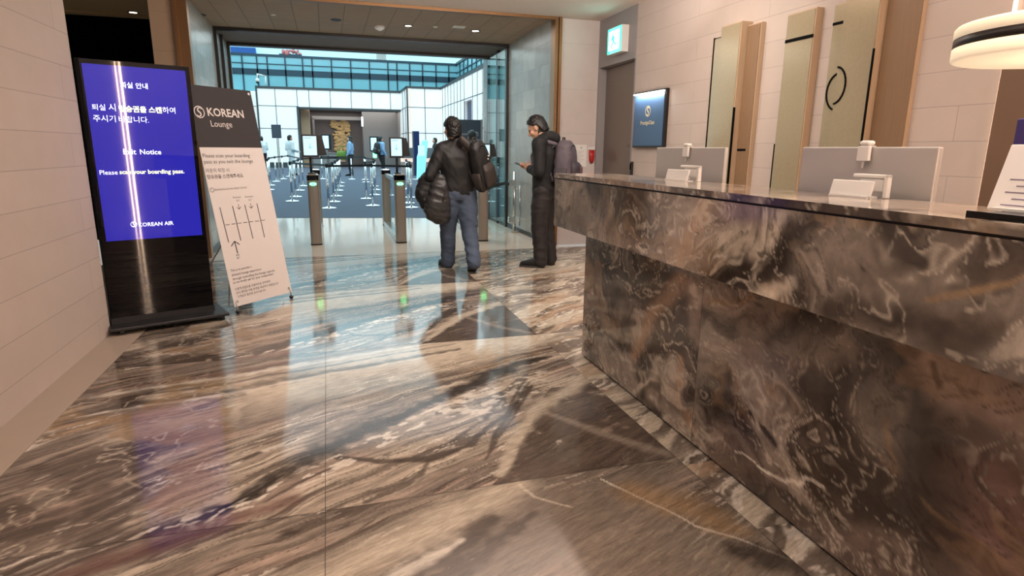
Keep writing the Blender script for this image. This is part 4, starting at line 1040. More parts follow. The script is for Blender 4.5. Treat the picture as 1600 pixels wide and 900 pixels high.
def tablet(label, p, w, h, rz, lean=.0):
    t = thing('gate_tablet', label, 'tablet', p, rz)
    obj('stand_pole', cyl(BM(), (0, .06, 0), (0, .06, .24), .018), 'black_plastic', t, smooth=True)
    obj('stand_base', lathe(BM(), [(.05, 0), (.05, .012), (.02, .02)], (0, .06, 0)), 'black_plastic', t)
    b = BM(); box(b, -w / 2, w / 2, 0, .025, .22, .22 + h); cs = obj('casing', b, 'black_plastic', t, bevel=.006)
    b = BM(); prism(b, [(w * .1, .24), (w * .98, .25), (w * .74, .21 + h), (w * .1, .21 + h)], .10, Matrix.Translation((0, .026, 0))); obj('rear_housing', b, 'black_plastic', t)
    sc_ = obj('screen', bx(-w / 2 + .024, w / 2 - .024, -.002, 0, .25, .198 + h), 'screen_white', cs)
    b = BM(); cz = .24 + h * .33
    for a, c in (((0, cz + .07), (0, cz)), ((0, cz), (-.025, cz + .025)), ((0, cz), (.025, cz + .025))): cyl(b, (a[0], -.003, a[1]), (c[0], -.003, c[1]), .003, seg=6)
    box(b, -w * .3, w * .1, -.0034, -.0024, .17 + h, .176 + h); obj('arrow', b, 'screen_ink', cs); return t
tablet('lit tablet with a down arrow on top of the left gate', (-.215, 9.03, 1.0), .225, .31, R(6))
tablet('lit tablet with a down arrow on top of the middle gate', (.96, 8.95, 1.0), .20, .29, R(-4))
tablet('small lit tablet on the right gate behind the backpack', (2.26, 8.88, 1.0), .16, .22, R(-20))
b = BM(); P0, P1 = Vector((2.26, 8.95, .78)), Vector((3.0, 10.2, .80))
d = (P1 - P0); nn = Vector((-d.y, d.x, 0)).normalized() * .002
vs = [b.verts.new(P0 + Vector((0, 0, z)) + s * nn) for s in (-1, 1) for z in (-.025, .025)] + [b.verts.new(P1 + Vector((0, 0, z)) + s * nn) for s in (-1, 1) for z in (-.025, .025)]
for f in ((0, 1, 3, 2), (4, 6, 7, 5), (0, 4, 5, 1), (2, 3, 7, 6), (0, 2, 6, 4), (1, 5, 7, 3)): b.faces.new([vs[i] for i in f])
tag(obj('barrier_belt', b, 'belt_black'), 'black belt stretched from the right gate to the passage wall', 'belt')
t = thing('glass_swing_door', 'low clear glass swing panel hinged on a steel post right of the gates', 'glass door', (2.93, 9.62, 0))
obj('post', cyl(BM(), (0, 0, 0), (0, 0, 1.0), .024), 'steel', t, smooth=True)
obj('glass_leaf', bx(-.60, -.03, -.006, .006, .03, .98), 'glass', t)
for z in (.22, .82): obj('hinge', bx(-.10, .025, -.03, .03, z - .05, z + .05), 'chrome', t, bevel=.006)
obj('floor_clamp', bx(-.56, -.42, -.04, .04, 0, .11), 'chrome', t, bevel=.01); obj('post_foot', bx(-.06, .07, -.05, .05, 0, .03), 'steel', t, bevel=.006)
obj('pull_handle', cyl(BM(), (.09, -.02, .12), (.09, -.02, .78), .010), 'steel', t, smooth=True); 
b = BM(); cyl(b, (.0, 0, .2), (.09, -.02, .2), .008); cyl(b, (0, 0, .72), (.09, -.02, .72), .008); obj('handle_bracket', b, 'steel', t)

# ------------------------------------------------------------------ belt stanchions
st0 = thing('belt_stanchion', 'x', 'stanchion', (0, 0, 0))
b = BM(); lathe(b, [(.17, 0), (.175, .008), (.16, .022), (.05, .034), (.032, .05)], seg=28); obj('base', b, 'chrome', st0, smooth=True)
obj('pole', cyl(BM(), (0, 0, .04), (0, 0, .93), .027, seg=18), 'chrome', st0, smooth=True)
b = BM(); lathe(b, [(.03, .93), (.036, .935), (.036, .995), (.03, 1.003)], seg=18); obj('belt_head', b, 'black_plastic', st0)
ORD = ['nearest', 'second', 'third', 'fourth', 'fifth', 'sixth', 'seventh', 'eighth', 'ninth']
rows = [
    ('row of chrome stanchions left of the left gate', 'row just left of the left gate', [(457, 315), (462.7, 308), (468.5, 298), (474, 291), (452, 276)], 'belt_green'),
    ('row of chrome stanchions beside the banner', 'row nearest the banner', [(421, 297), (423, 290), (432, 284), (443, 280)], 'belt_black'),
    ('row of chrome stanchions between the gates', 'left row between the two gates', [(514, 326), (522, 316), (526, 307), (529, 298), (531, 291.5), (532.5, 286), (550, 280.5), (504, 280)], 'belt_black'),
    ('row of chrome stanchions beside the middle gate', 'right row just left of the middle gate', [(582.7, 322), (573, 311), (586, 305), (587, 297), (585, 291.5), (572, 285), (570.5, 281)], 'belt_black'),
    ('row of chrome stanchions right of the middle gate', 'row right of the middle gate', [(643, 325), (638, 318), (641, 309), (636, 296)], 'belt_green'),
]
first = True
STP = {}
for gname, rown, pts, bm_ in rows:
    ps = [G(x, y) for x, y in pts]; STP[rown] = ps
    for i, p in enumerate(ps):
        lab = '%s chrome stanchion in the %s' % (ORD[i], rown)
        if first: o = st0; o.location = (p.x, p.y, .006); o['label'] = lab; o['group'] = gname; first = False
        else: o = dup(st0, (p.x, p.y, .006), None, lab, gname)
        o['_nxt'] = 0
        STP[(rown, i)] = o
for o in COL.objects:
    if '_nxt' in o.keys(): del o['_nxt']
def belt(o, q, m, z=.965):
    p = Vector(o.location); dd = Vector((q.x - p.x, q.y - p.y, 0)); n2 = Vector((-dd.y, dd.x, 0)).normalized() * .0015
    b = BM(); vs = []
    for e in (Vector((0, 0, 0)), dd):
        for s in (-1, 1):
            for zz in (z - .024, z + .024): vs.append(b.verts.new(e + s * n2 + Vector((0, 0, zz))))
    for f in ((0, 1, 3, 2), (4, 6, 7, 5), (0, 4, 5, 1), (2, 3, 7, 6), (0, 2, 6, 4), (1, 5, 7, 3)): b.faces.new([vs[i] for i in f])
    obj('belt', b, m, o)
for gname, rown, pts, bm_ in rows:
    for i in range(len(pts) - 1):
        if (STP[rown][i] - STP[rown][i + 1]).length < 14: belt(STP[(rown, i)], STP[rown][i + 1], bm_)
A = lambda r, i: (STP[(rows[r][1], i)], STP[rows[r][1]][i])
belt(A(0, 0)[0], A(2, 0)[1], 'belt_green'); belt(A(2, 0)[0], A(3, 0)[1], 'belt_black', .95); belt(A(3, 0)[0], A(4, 0)[1], 'belt_black', .95)
belt(A(2, 1)[0], A(3, 1)[1], 'belt_black', .90); belt(A(0, 3)[0], A(2, 5)[1], 'belt_black'); belt(A(2, 6)[0], A(3, 6)[1], 'belt_green'); belt(A(1, 3)[0], A(0, 4)[1], 'belt_black')

# ------------------------------------------------------------------ things standing in the atrium
p = G(443, 281); zt = AY(431, 195, p.y); zb = AY(431, 216, p.y)
t = thing('lane_sign', 'dark sign plate on a thin pole in front of the white wall', 'sign', (zt.x, p.y, .006))
b = BM(); lathe(b, [(.16, 0), (.16, .01), (.03, .03)], seg=24); obj('base', b, 'steel', t)
obj('pole', cyl(BM(), (0, 0, .02), (0, 0, zb.z), .022), 'steel', t); obj('plate', bx(-.19, .19, -.02, .02, zb.z, zt.z), 'totem_blue', t, bevel=.01)
obj('plate_face', bx(-.17, .17, -.024, -.02, zb.z + .03, zt.z - .03), 'grey_sign', t)
p = G(660, 281); t = thing('check_in_kiosk', 'pale cyan leaning self service kiosk behind the man in jeans', 'kiosk', p)
b = BM(); prism(b, [(-.22, 0), (.10, 0), (.22, 1.05), (.30, 1.72), (.06, 1.72), (-.18, 1.0)], .34); obj('body', b, 'cyan_glow', t, bevel=.03)
obj('foot', bx(-.4, .4, -.1, .45, 0, .03), 'white_plastic', t, bevel=.01); obj('display', bx(-.16, .14, -.01, .0, 1.05, 1.5), 'screen_white', t)
p = G(652, 275); t = thing('blue_totem', 'tall narrow dark blue sign standing before the white block', 'totem sign', p)
obj('panel', bx(-.14, .14, -.06, .06, .02, AY(652, 205, p.y).z), 'totem_blue', t, bevel=.01); obj('foot', bx(-.25, .25, -.2, .2, 0, .02), 'steel', t)
obj('edge', bx(-.2, -.14, -.06, .06, .02, AY(652, 205, p.y).z), 'grey_sign', t)
Yc = 32.4; ca, cb_ = AY(628, 248, Yc), AY(720, 248, Yc)
t = thing('lounge_counter', 'rose marble counter with a glowing strip before the white block', 'counter', (ca.x, Yc, 0))
w_ = cb_.x - ca.x; zt, zg = AY(655, 231, Yc).z, AY(655, 247, Yc).z
obj('front', bx(0, w_, 0, .6, .0, zg - .2), 'counter_marble_rose', t); obj('glow_strip', bx(0, w_, -.02, .6, zg - .2, zg), 'peach_glow', t); obj('upper_band', bx(0, w_, -.1, .6, zg, zt), 'counter_marble_dark', t, bevel=.01)
for px, py, lb in ((510, 222, 'small distant lit screen on a post left of the woman in blue'), (585, 225, 'small distant lit screen on a post behind the man with the backpack')):
    q = AY(px, py, 36); t = thing('screen_post', lb, 'screen', (q.x, 36, 0), R(8))
    obj('casing', bx(-.26, .26, 0, .06, q.z - .42, q.z + .42), 'black_plastic', t, bevel=.01); obj('screen', bx(-.2, .12, -.01, 0, q.z - .34, q.z + .34), 'screen_white', t)
    obj('post', bx(-.06, .06, .02, .1, .02, q.z - .4), 'steel', t); obj('foot', bx(-.25, .25, -.2, .25, 0, .02), 'steel', t)
    if px > 550: obj('status_light', bx(-.1, .1, -.02, .0, q.z - .75, q.z - .5), 'led_green', t)
for xa, xb, lb in ((488, 512, 'grey check-in desk at the back of the hall on the left'), (513, 533, 'grey check-in desk at the back of the hall below the artwork')):
    a, c = AY(xa, 230, 44), AY(xb, 244, 44); t = thing('check_in_desk', lb, 'desk', (a.x, 44, 0))
    obj('body', bx(0, c.x - a.x - .1, 0, .8, 0, 1.0), 'hall_panel', t, bevel=.02); obj('top', bx(-.03, c.x - a.x - .07, -.05, .85, 1.0, 1.06), 'steel', t)
a, c = AY(518, 189, 49.8), AY(547, 236, 49.8)
t = thing('wall_relief', 'shimmering gold relief artwork on the dark hall wall', 'wall art', ((a.x + c.x) / 2, 49.95, 0)); rng = random.Random(4)
b = BM()
for i in range(190):
    zz = rng.uniform(c.z, a.z); wd = (a.x - c.x) / 2 * (1.0 if zz > (a.z + c.z) / 2 else .62)
    xx = rng.uniform(-1, 1) * abs(wd); s_ = rng.uniform(.08, .2); sph(b, (xx, -.06 + rng.uniform(-.05, .03), zz), (s_, .05, s_ * rng.uniform(.5, 1)), 7, 5)
obj('leaves', b, 'gold_art', t); b = BM(); box(b, -.25, .25, -.05, .02, .3, a.z - .5); obj('stem', b, 'wood', t)
q = AY(566, 190, 44); o = obj('hanging_light', bx(-.06, .06, -.05, .05, -.32, .32), mat('tube_emit', (1, 1, 1), .4, emit=(.85, .95, 1), es=1.5), bevel=.02); o.location = (q.x, 44, q.z); tag(o, 'small white light hanging at the entrance of the dark hall', 'light')
a, c = AY(717, 187, 14.6), AY(751, 240, 14.6)
t = thing('lounge_sign_panel', 'grey sign panel with pale lettering behind the right gate', 'sign', ((a.x + c.x) / 2, 14.6, .006)); w_ = c.x - a.x
obj('panel', bx(-w_ / 2, w_ / 2, 0, .07, .05, a.z), 'grey_sign', t, bevel=.006); obj('edge_strip', bx(w_ / 2, w_ / 2 + .05, -.01, .09, .02, a.z + .01), 'silver', t); obj('foot', bx(-w_ / 2, w_ / 2, -.15, .25, 0, .05), 'dark_frame', t)
text('lettering', 'KOREAN', w_ * .5, (-w_ * .36, -.002, a.z - .36), (1, 0, 0), (0, 0, 1), 'paper', t, mirror=True); b = BM(); emblem(b, (w_ * .30, -.002, a.z - .33), .055, (-1, 0, 0), (0, 0, 1)); obj('emblem', b, 'paper', t)
q = AY(403, 132, 45); t = thing('security_camera', 'white security camera on a bent pole on top of the white wall', 'camera', (q.x, 45.5, WT + .1))
obj('pole', tube(BM(), [Vector((.45, 0, 0)), Vector((.45, 0, .7)), Vector((0, -.3, .78)), Vector((-.02, -.3, .6))], .05, 8), 'white_plastic', t, smooth=True)
b = BM(); sph(b, (-.02, -.35, .38), (.14, .18, .16)); obj('dome', b, 'white_plastic', t, smooth=True); obj('lens', sph(BM(), (-.02, -.42, .26), .1), 'black_plastic', t, smooth=True)
a, c = AY(360, 73, 50), AY(400, 84, 50); o = obj('blue_sign_box', bx(a.x * 65.5 / 50, c.x * 65.5 / 50, 65.3, 66.0, EYE + (c.z - EYE) * 65.5 / 50, EYE + (a.z - EYE) * 65.5 / 50), 'box_blue', bevel=.02); tag(o, 'blue box sign high behind the glazed upper storey', 'sign')
t = thing('potted_blossom', 'small pink plant on the ledge above the glazed storey', 'plant', (AY(455, 85, 46.9).x, 47.05, 7.6))
b = BM()
for i in range(16): sph(b, (rng.uniform(-.75, .6), rng.uniform(-.1, .1), rng.uniform(.05, .3 if i % 3 else .4)), rng.uniform(.08, .16), 8, 6)
obj('blossom', b, 'rose_light', t); obj('trough', bx(-.8, .7, -.1, .1, 0, .08), 'tier_frame', t)

# ------------------------------------------------------------------ people
def head_parts(bm, c, s, yaw, pitch):
    """skull, jaw, nose, ears, brow and lips, facing +y before the turn"""
    q = Matrix.Translation(c) @ Matrix.Rotation(yaw, 4, 'Z') @ Matrix.Rotation(-pitch, 4, 'X') @ Matrix.Scale(s, 4)
    T = lambda b, v0: bmesh.ops.transform(b, matrix=q, verts=b.verts[v0:] if False else [v for i, v in enumerate(b.verts) if i >= v0])
    bm.verts.ensure_lookup_table(); n0 = len(bm.verts)
    sph(bm, (0, -.012, .028), (.074, .093, .088), 24, 16); sph(bm, (0, .020, -.035), (.060, .070, .075), 20, 14); sph(bm, (0, .055, -.085), (.034, .032, .028), 14, 10)
    cyl(bm, (0, .086, .022), (0, .112, -.024), .010, .017, 12); sph(bm, (0, .106, -.026), (.017, .015, .012), 12, 8)
    for sx in (-1, 1):
        sph(bm, (sx * .078, -.005, -.004), (.010, .020, .032), 12, 10, Matrix.Rotation(sx * R(15), 4, 'Z'))
        sph(bm, (sx * .030, .078, .030), (.024, .014, .009), 12, 8); sph(bm, (sx * .042, .062, -.022), (.026, .024, .024), 12, 8)
    sph(bm, (0, .085, -.058), (.026, .013, .007), 12, 8); sph(bm, (0, .083, -.070), (.022, .013, .008), 12, 8)
    T(bm, n0); return q


def hair_mesh(q, long=0., seed=0, fringe=.062):
    bm = BM(); bmesh.ops.create_icosphere(bm, subdivisions=5, radius=1)
    for v in bm.verts:
        p = v.co.copy(); x, y, z = p; hr = math.hypot(x, y) + 1e-6
        k = hr if z > 0 else 1.0 - .10 * z * z - (.9 if z < -.97 else 0)
        hx, hy = x / hr * k, y / hr * k
        zz = z * .106 + .030 if z > 0 else z * .115 + .030
        r = Vector((hx * .095, hy * .113 - .016, zz * 1.06))
        thr = float(-.98 + .93 * sst(-.55, -.12, hy) + .35 * sst(.1, .55, hy) + (fringe * 4) * sst(.45, .8, hy))
        cut = 1 - float(sst(thr - .07, thr + .05, z))
        n = mnoise.noise(p * 5 + Vector((seed, 0, 0))) * .06 + mnoise.noise(Vector((x * 22 + seed, y * 22, z * 6))) * .045
        r = r * (1 + n); c = Vector((0, -.008, max(-.07, min(.03, r.z)))); v.co = c + (r - c) * (1 - .34 * cut)
    bmesh.ops.transform(bm, matrix=q, verts=bm.verts); return bm


def hand(bm, wrist, d, palm_n, s=1., curl=.5, thumb=1):
    """palm and five separate bent fingers: d towards the fingers, palm_n out of the palm"""
    d = d.normalized(); n = palm_n.normalized(); a = d.cross(n).normalized()
    pc = wrist + d * .05 * s
    q = Matrix((a, n, d)).transposed().to_4x4()
    sph(bm, pc, (.040 * s, .016 * s, .052 * s), 14, 10, q)
    for i, (off, L) in enumerate(((-.029, .068), (-.010, .078), (.010, .073), (.028, .056))):
        p = wrist + d * .088 * s + a * off * s; v = d; pts = [p]
        for j, f in enumerate((.45, .32, .23)):
            an = curl * (.55, .8, .6)[j]; v = (v * math.cos(an) + n * math.sin(an)).normalized(); pts.append(pts[-1] + v * L * f * s)
        limb(bm, pts, [.0092 * s, .0088 * s, .008 * s, .0068 * s], 10)
    p = wrist + d * .03 * s - a * .032 * s * thumb; v = (d * .6 - a * thumb * .8 + n * .3).normalized(); pts = [p, p + v * .034 * s]; v = (v + n * .35 + d * .3).normalized(); pts.append(pts[-1] + v * .03 * s)
    limb(bm, pts, [.013 * s, .0105 * s, .0085 * s], 10)


def person(label, loc, facing, height, J=None, top='cloth_white', legs='trousers_dark', shoe='shoe_black', lean=0., head=(0, 0), voxel=.02, wide=1., sleeves='long', hairlong=0., hood=False, fold=.004, hem=.88, seed=0., group=None, fingers=True, fringe=.062, loose=1.):
    """standing figure, +y forward in its own frame; J overrides joints (metres at 1.72 m height)"""
    s = height / 1.72
    t = thing('person', label, 'person', loc, facing, group)
    j = dict(hip=(.085, 0, .90), kneeL=(-.10, .03, .50), kneeR=(.10, .03, .50), ankL=(-.10, -.02, .09), ankR=(.10, -.02, .09), toeL=(-.13, .15, .03), toeR=(.13, .15, .03),
             waist=(0, 0, 1.06), chest=(0, -.01, 1.27), neck=(0, -.02, 1.45), head=(0, .01, 1.585), shL=(-.185, -.02, 1.39), shR=(.185, -.02, 1.39),
             elL=(-.245, -.05, 1.12), elR=(.245, -.05, 1.12), wrL=(-.25, .08, .88), wrR=(.25, .08, .88), handL=None, handR=None)
    if J: j.update(J)
    V = {k: (Vector(v) * s if v is not None else None) for k, v in j.items()}
    hipL, hipR = Vector((-V['hip'].x, V['hip'].y, V['hip'].z)), V['hip'].copy()
    pel = (hipL + hipR) / 2 + Vector((0, 0, .04 * s))
    r = lambda *a: [x * s for x in a]
    # body
    bm = BM(); hq = head_parts(bm, V['head'], s, head[0], head[1])
    limb(bm, [V['neck'] - Vector((0, 0, .06 * s)), V['neck'] + Vector((0, 0, .02)) * s, V['head'] - Vector((0, .015, .03)) * s], r(.066, .056, .052), 18)
    loft(bm, [(pel - Vector((0, 0, .06 * s)), .13 * s, .09 * s, None), (pel, .145 * s, .10 * s, None), (V['waist'], .125 * s, .088 * s, None), (V['chest'], .15 * s, .105 * s, None), (V['chest'].lerp(V['neck'], .7), .12 * s, .08 * s, None)], 22)
    for S_ in 'LR':
        limb(bm, [V['sh' + S_], V['el' + S_], V['wr' + S_]], r(.05, .04, .027)); limb(bm, [hipL if S_ == 'L' else hipR, V['knee' + S_], V['ank' + S_]], r(.075, .052, .04))
        limb(bm, [V['ank' + S_] - Vector((0, 0, .04 * s)), V['toe' + S_] + Vector((0, 0, .01 * s))], r(.034, .026))
        d = (V['wr' + S_] - V['el' + S_]) if V['hand' + S_] is None else V['hand' + S_]
        pn = Vector((1 if S_ == 'L' else -1, .15, 0)) if V['hand' + S_] is None else Vector((1 if S_ == 'L' else -1, .0, .6))
        if fingers: hand(bm, V['wr' + S_], d, pn, s, .45, 1 if S_ == 'L' else -1)
        else: sph(bm, V['wr' + S_] + d.normalized() * .07 * s, (.03 * s, .03 * s, .05 * s))
    obj('body', remesh(bm, min(voxel, .012 if fingers else .02) * s, 2), 'skin', t)
    # eyes
    for sx in (-1, 1):
        b = BM(); sph(b, (sx * .030, .077, .016), (.012, .008, .006), 10, 8); bmesh.ops.transform(b, matrix=hq, verts=b.verts); obj('eye', b, 'hair', t, smooth=True)
    obj('hair', hair_mesh(hq, hairlong, seed, fringe), 'hair', t, smooth=True)
    if hairlong > .5:
        b = BM(); loft(b, [(V['head'] + Vector((0, -.055, .03)) * s, .085 * s, .06 * s, None), (V['head'] + Vector((0, -.075, -.1)) * s, .11 * s, .065 * s, None), (V['head'] + Vector((0, -.09, -.24)) * s, .10 * s, .05 * s, None), (V['head'] + Vector((0, -.09, -.30)) * s, .06 * s, .03 * s, None)], 20); obj('hair_length', b, 'hair', t, smooth=True)
    # trousers
    bm = BM(); L_ = loose
    loft(bm, [(pel - Vector((0, 0, .12 * s)), .155 * s * wide, .112 * s, None), (pel + Vector((0, -.012 * s, -.03 * s)), .168 * s * wide, .125 * s, None), (pel + Vector((0, 0, .07 * s)), .155 * s * wide, .112 * s, None), (pel + Vector((0, 0, .13 * s)), .145 * s * wide, .10 * s, None)], 26, 2.3)
    for S_, h in (('L', hipL), ('R', hipR)):
        kn, an = V['knee' + S_], V['ank' + S_]
        limb(bm, [h + Vector((0, 0, -.03 * s)), h.lerp(kn, .5), kn, kn.lerp(an, .5), an + Vector((0, 0, -.015 * s))], r(.105 * wide, .093 * L_, .076 * L_, .069 * L_, .064 * L_), 20)
    obj('trousers', remesh(bm, voxel * s, 4, fold, (5, 5, 11), seed + 3, fold * .7), legs, t)
    # shoes
    for S_ in 'LR':
        a, e = V['ank' + S_], V['toe' + S_]; d = (e - a); dz = Vector((d.x, d.y, 0)).normalized(); an = math.atan2(-dz.x, dz.y)
        pitch = math.atan2((a.z - .09 * s) - (e.z - .03 * s), max(.05, Vector((d.x, d.y)).length)) 
        m4 = Matrix.Translation((e.x, e.y, e.z - .03 * s)) @ Matrix.Rotation(an, 4, 'Z') @ Matrix.Rotation(-pitch, 4, 'X') @ Matrix.Scale(s, 4)
        b = BM(); rm = Matrix.Rotation(PI / 2, 3, 'X')
        loft(b, [((0, .075, .035), .022, .015, rm), ((0, .055, .042), .042, .026, rm), ((.0, 0, .05), .047, .034, rm), ((0, -.07, .06), .043, .046, rm), ((0, -.14, .066), .040, .052, rm), ((0, -.20, .062), .034, .046, rm), ((0, -.215, .055), .02, .03, rm)], 18, 2.6)
        bmesh.ops.transform(b, matrix=m4, verts=b.verts); sh = obj('shoe', b, shoe, t, smooth=True)
        b = BM(); pts = [(-.03, .08), (.0, .09), (.03, .08), (.050, .04), (.048, -.05), (.040, -.15), (.034, -.21), (-.034, -.21), (-.040, -.15), (-.048, -.05), (-.050, .04)]
        va = [b.verts.new((x, y, 0)) for x, y in pts]; vb = [b.verts.new((x, y, .024)) for x, y in pts]; b.faces.new(va[::-1]); b.faces.new(vb)
        for i in range(len(pts)): b.faces.new((va[i], va[(i + 1) % len(pts)], vb[(i + 1) % len(pts)], vb[i]))
        bmesh.ops.transform(b, matrix=m4, verts=b.verts); obj('sole', b, 'sole', sh)
    # jacket or shirt
    bm = BM(); hz = Vector((pel.x, pel.y, hem * s)); up = (V['neck'] - V['chest'])
    loft(bm, [(hz, .165 * s * wide, .128 * s, None), (hz.lerp(V['waist'], .5), .17 * s * wide, .132 * s, None), (V['waist'], .165 * s * wide, .128 * s, None), (V['waist'].lerp(V['chest'], .6), .18 * s * wide, .135 * s, None), (V['chest'] + Vector((0, 0, .03 * s)), .188 * s * wide, .135 * s, None), (V['chest'].lerp(V['neck'], .62), .165 * s * wide, .11 * s, None), (V['neck'] - Vector((0, 0, .012 * s)), .085 * s, .08 * s, None)], 28, 2.4)
    limb(bm, [V['neck'] - Vector((0, 0, .05 * s)), V['neck'] + Vector((0, 0, .012 * s))], r(.076, .064), 20)
    for S_ in 'LR':
        sh, el, wr = V['sh' + S_], V['el' + S_], V['wr' + S_]
        limb(bm, [V['chest'].lerp(V['neck'], .75), sh, sh.lerp(el, .5), el], r(.085, .082, .070, .062), 18)
        if sleeves == 'long': limb(bm, [el, el.lerp(wr, .55), wr - (wr - el).normalized() * .01], r(.062, .055, .045), 18)
    if hood:
        limb(bm, [V['neck'] + Vector((-.09, .02, .0)) * s, V['neck'] + Vector((-.07, -.06, .03)) * s, V['neck'] + Vector((0, -.11, .01)) * s, V['neck'] + Vector((.07, -.06, .03)) * s, V['neck'] + Vector((.09, .02, .0)) * s], r(.04, .055, .065, .055, .04), 16)
    obj('jacket' if 'cloth' not in top else 'shirt', remesh(bm, voxel * s, 5, fold, (7, 7, 6), seed, fold * .8), top, t)
    return t, V


# --- man walking to the gates, jacket, jeans, coat over the arm
m1o = Vector((1.385, 6.66, 0))
man1, V1 = person('man seen from behind in black jacket and blue jeans walking to the gates', m1o, R(4), 1.70,
    J=dict(head=(-.065, .03, 1.575), neck=(-.03, -.0, 1.445), shL=(-.19, -.0, 1.36), shR=(.20, -.02, 1.385), chest=(-.02, -.01, 1.25), elL=(-.33, .0, 1.08), wrL=(-.29, .24, .98), elR=(.31, -.02, 1.10), wrR=(.22, .14, 1.28),
           kneeL=(-.10, .12, .50), ankL=(-.085, .20, .09), toeL=(-.10, .37, .03), kneeR=(.11, -.03, .48), ankR=(.10, -.23, .14), toeR=(.12, -.09, .03), hip=(.095, .02, .89)),
    top='jacket_black', legs='jeans', head=(R(10), R(4)), voxel=.011, wide=1.10, hem=.87, fold=.008, seed=2., loose=1.2)
# puffer coat hung over his left forearm
def W1(x, y, z): return Vector((x, y, z))
coat = thing('puffer_coat', 'dark puffer coat hanging over the forearm of the man in jeans', 'coat', m1o + Vector((.035, 0, 0)), R(4))
bm = BM(); limb(bm, [W1(-.29, .08, 1.03), W1(-.37, .10, .98), W1(-.405, .08, .87), W1(-.385, .06, .76)], [.09, .10, .105, .075], 20); limb(bm, [W1(-.33, .12, 1.0), W1(-.33, .16, .8)], [.11, .10], 18)
obj('outer_shell', remesh(bm, .011, 5, .012, (11, 11, 15), 5., .006), 'coat_black', coat)
bm = BM(); loft(bm, [(W1(-.24, .02, 1.08), .06, .07, None), (W1(-.26, .0, .98), .10, .095, None), (W1(-.27, -.01, .84), .13, .105, None), (W1(-.29, -.01, .70), .15, .105, None), (W1(-.27, 0, .60), .13, .09, None), (W1(-.24, 0, .55), .07, .06, None)], 26, 2.2)
obj('quilted_side', remesh(bm, .011, 4, .012, (6, 6, 17), 9., .005), 'coat_grey', coat)
b = tube(BM(), [W1(-.22, -.115, .90), W1(-.25, -.128, .80)], .006, 8); obj('pocket_zip', b, 'coat_black', coat, smooth=True)
def backpack(label, loc, rz, main, dark, kind=0, tiltx=0., tilty=0., sc=1.):
    t = thing('backpack', label, 'backpack', loc); t.rotation_euler = (tiltx, tilty, rz); t.scale = (sc, sc, sc)
    bm = BM(); loft(bm, [((0, .01, -.235), .12, .06, None), ((0, 0, -.215), .155, .088, None), ((0, 0, -.08), .165, .105, None), ((0, 0, .08), .155, .098, None), ((0, .005, .18), .13, .08, None), ((0, .012, .235), .08, .05, None)], 30, 3)
    obj('main_bag', remesh(bm, .011, 4, .006, (8, 8, 8), 3., .004), main, t)
    bm = BM(); loft(bm, [((0, -.095, -.20), .10, .03, None), ((0, -.115, -.17), .125, .045, None), ((0, -.115, -.03), .12, .045, None), ((0, -.095, .02), .09, .028, None)], 24, 3); obj('front_pocket', remesh(bm, .01, 4, .004, (8, 8, 8), 7.), dark, t)
    for sx in (-1, 1):
        b = BM(); pts = [Vector((sx * .07, .08, .2)), Vector((sx * .085, .15, .15)), Vector((sx * .10, .17, .0)), Vector((sx * .11, .10, -.17))]
        for a, c in zip(pts[:-1], pts[1:]): limb(b, [a, c], [.018, .018], 10)
        obj('shoulder_strap', remesh(b, .009, 3), dark, t)
        b = BM(); loft(b, [((sx * .162, 0, -.20), .02, .06, None), ((sx * .172, 0, -.15), .028, .07, None), ((sx * .168, 0, -.04), .016, .065, None)], 18, 3); obj('side_pocket', b, dark, t, smooth=True)
    obj('grab_handle', tube(BM(), [Vector((-.035, .03, .225)), Vector((-.03, .03, .265)), Vector((.03, .03, .265)), Vector((.035, .03, .225))], .008, 8), dark, t, smooth=True)
    b = tube(BM(), [Vector((.13 * math.cos(a), -.075 + .0 * a, .03 + .16 * math.sin(a))) for a in np.linspace(R(5), R(175), 12)], .004, 6); obj('zip', b, 'black_matte', t, smooth=True)
    return t
bp1 = backpack('black backpack slung on the right shoulder of the man in jeans', (1.385 + .215, 6.66 - .175, 1.18), R(38), 'pack_black', 'pack_brown', tilty=R(-20), sc=1.12)
bp1.scale = (.74, .78, 1.16)
b = BM()
for i in range(3): sph(b, (.03 + .022 * i, -.118 - .0 * i, .06 + .025 * i), .009, 10, 8)
obj('reflective_dot', b, 'paper', bp1, smooth=True)
bm = BM(); limb(bm, [Vector((-.06, .10, .20)), Vector((-.09, .16, .26)), Vector((-.05, .27, .22))], [.05, .05, .04], 14); obj('wide_strap', remesh(bm, .01, 3), 'pack_brown', bp1)

# --- man looking at his phone
F2 = R(50); m2o = Vector((2.40, 6.66, 0))
man2, V2 = person('man in a black hooded jacket looking down at his phone beside the desk', m2o, F2, 1.76,
    J=dict(head=(.0, .115, 1.555), neck=(0, .015, 1.44), chest=(0, -.01, 1.26), shL=(-.185, .01, 1.38), shR=(.185, .01, 1.38), elL=(-.23, -.02, 1.09), elR=(.23, .0, 1.09), wrL=(-.05, .165, 1.11), wrR=(.06, .175, 1.12), handL=(.25, .8, .25), handR=(-.35, .8, .2),
           kneeL=(-.09, .03, .49), kneeR=(.10, .02, .49), ankL=(-.09, -.0, .09), ankR=(.12, -.04, .09), toeL=(-.10, .17, .03), toeR=(.16, .12, .03)),
    top='hoodie_black', legs='trousers_dark', head=(R(8), R(32)), voxel=.011, wide=1.02, hood=True, hem=.80, fold=.008, seed=5., loose=1.16)
mw = Matrix.Translation(m2o) @ Matrix.Rotation(F2, 4, 'Z')
ph = thing('smartphone', 'thin dark smartphone held by the man in the hooded jacket', 'phone', mw @ Vector((.0, .30, 1.175)), F2)
o = obj('phone_case', bx(-.037, .037, -.08, .08, -.005, .004), 'black_plastic', ph, bevel=.004); o.rotation_euler = (R(22), 0, 0)
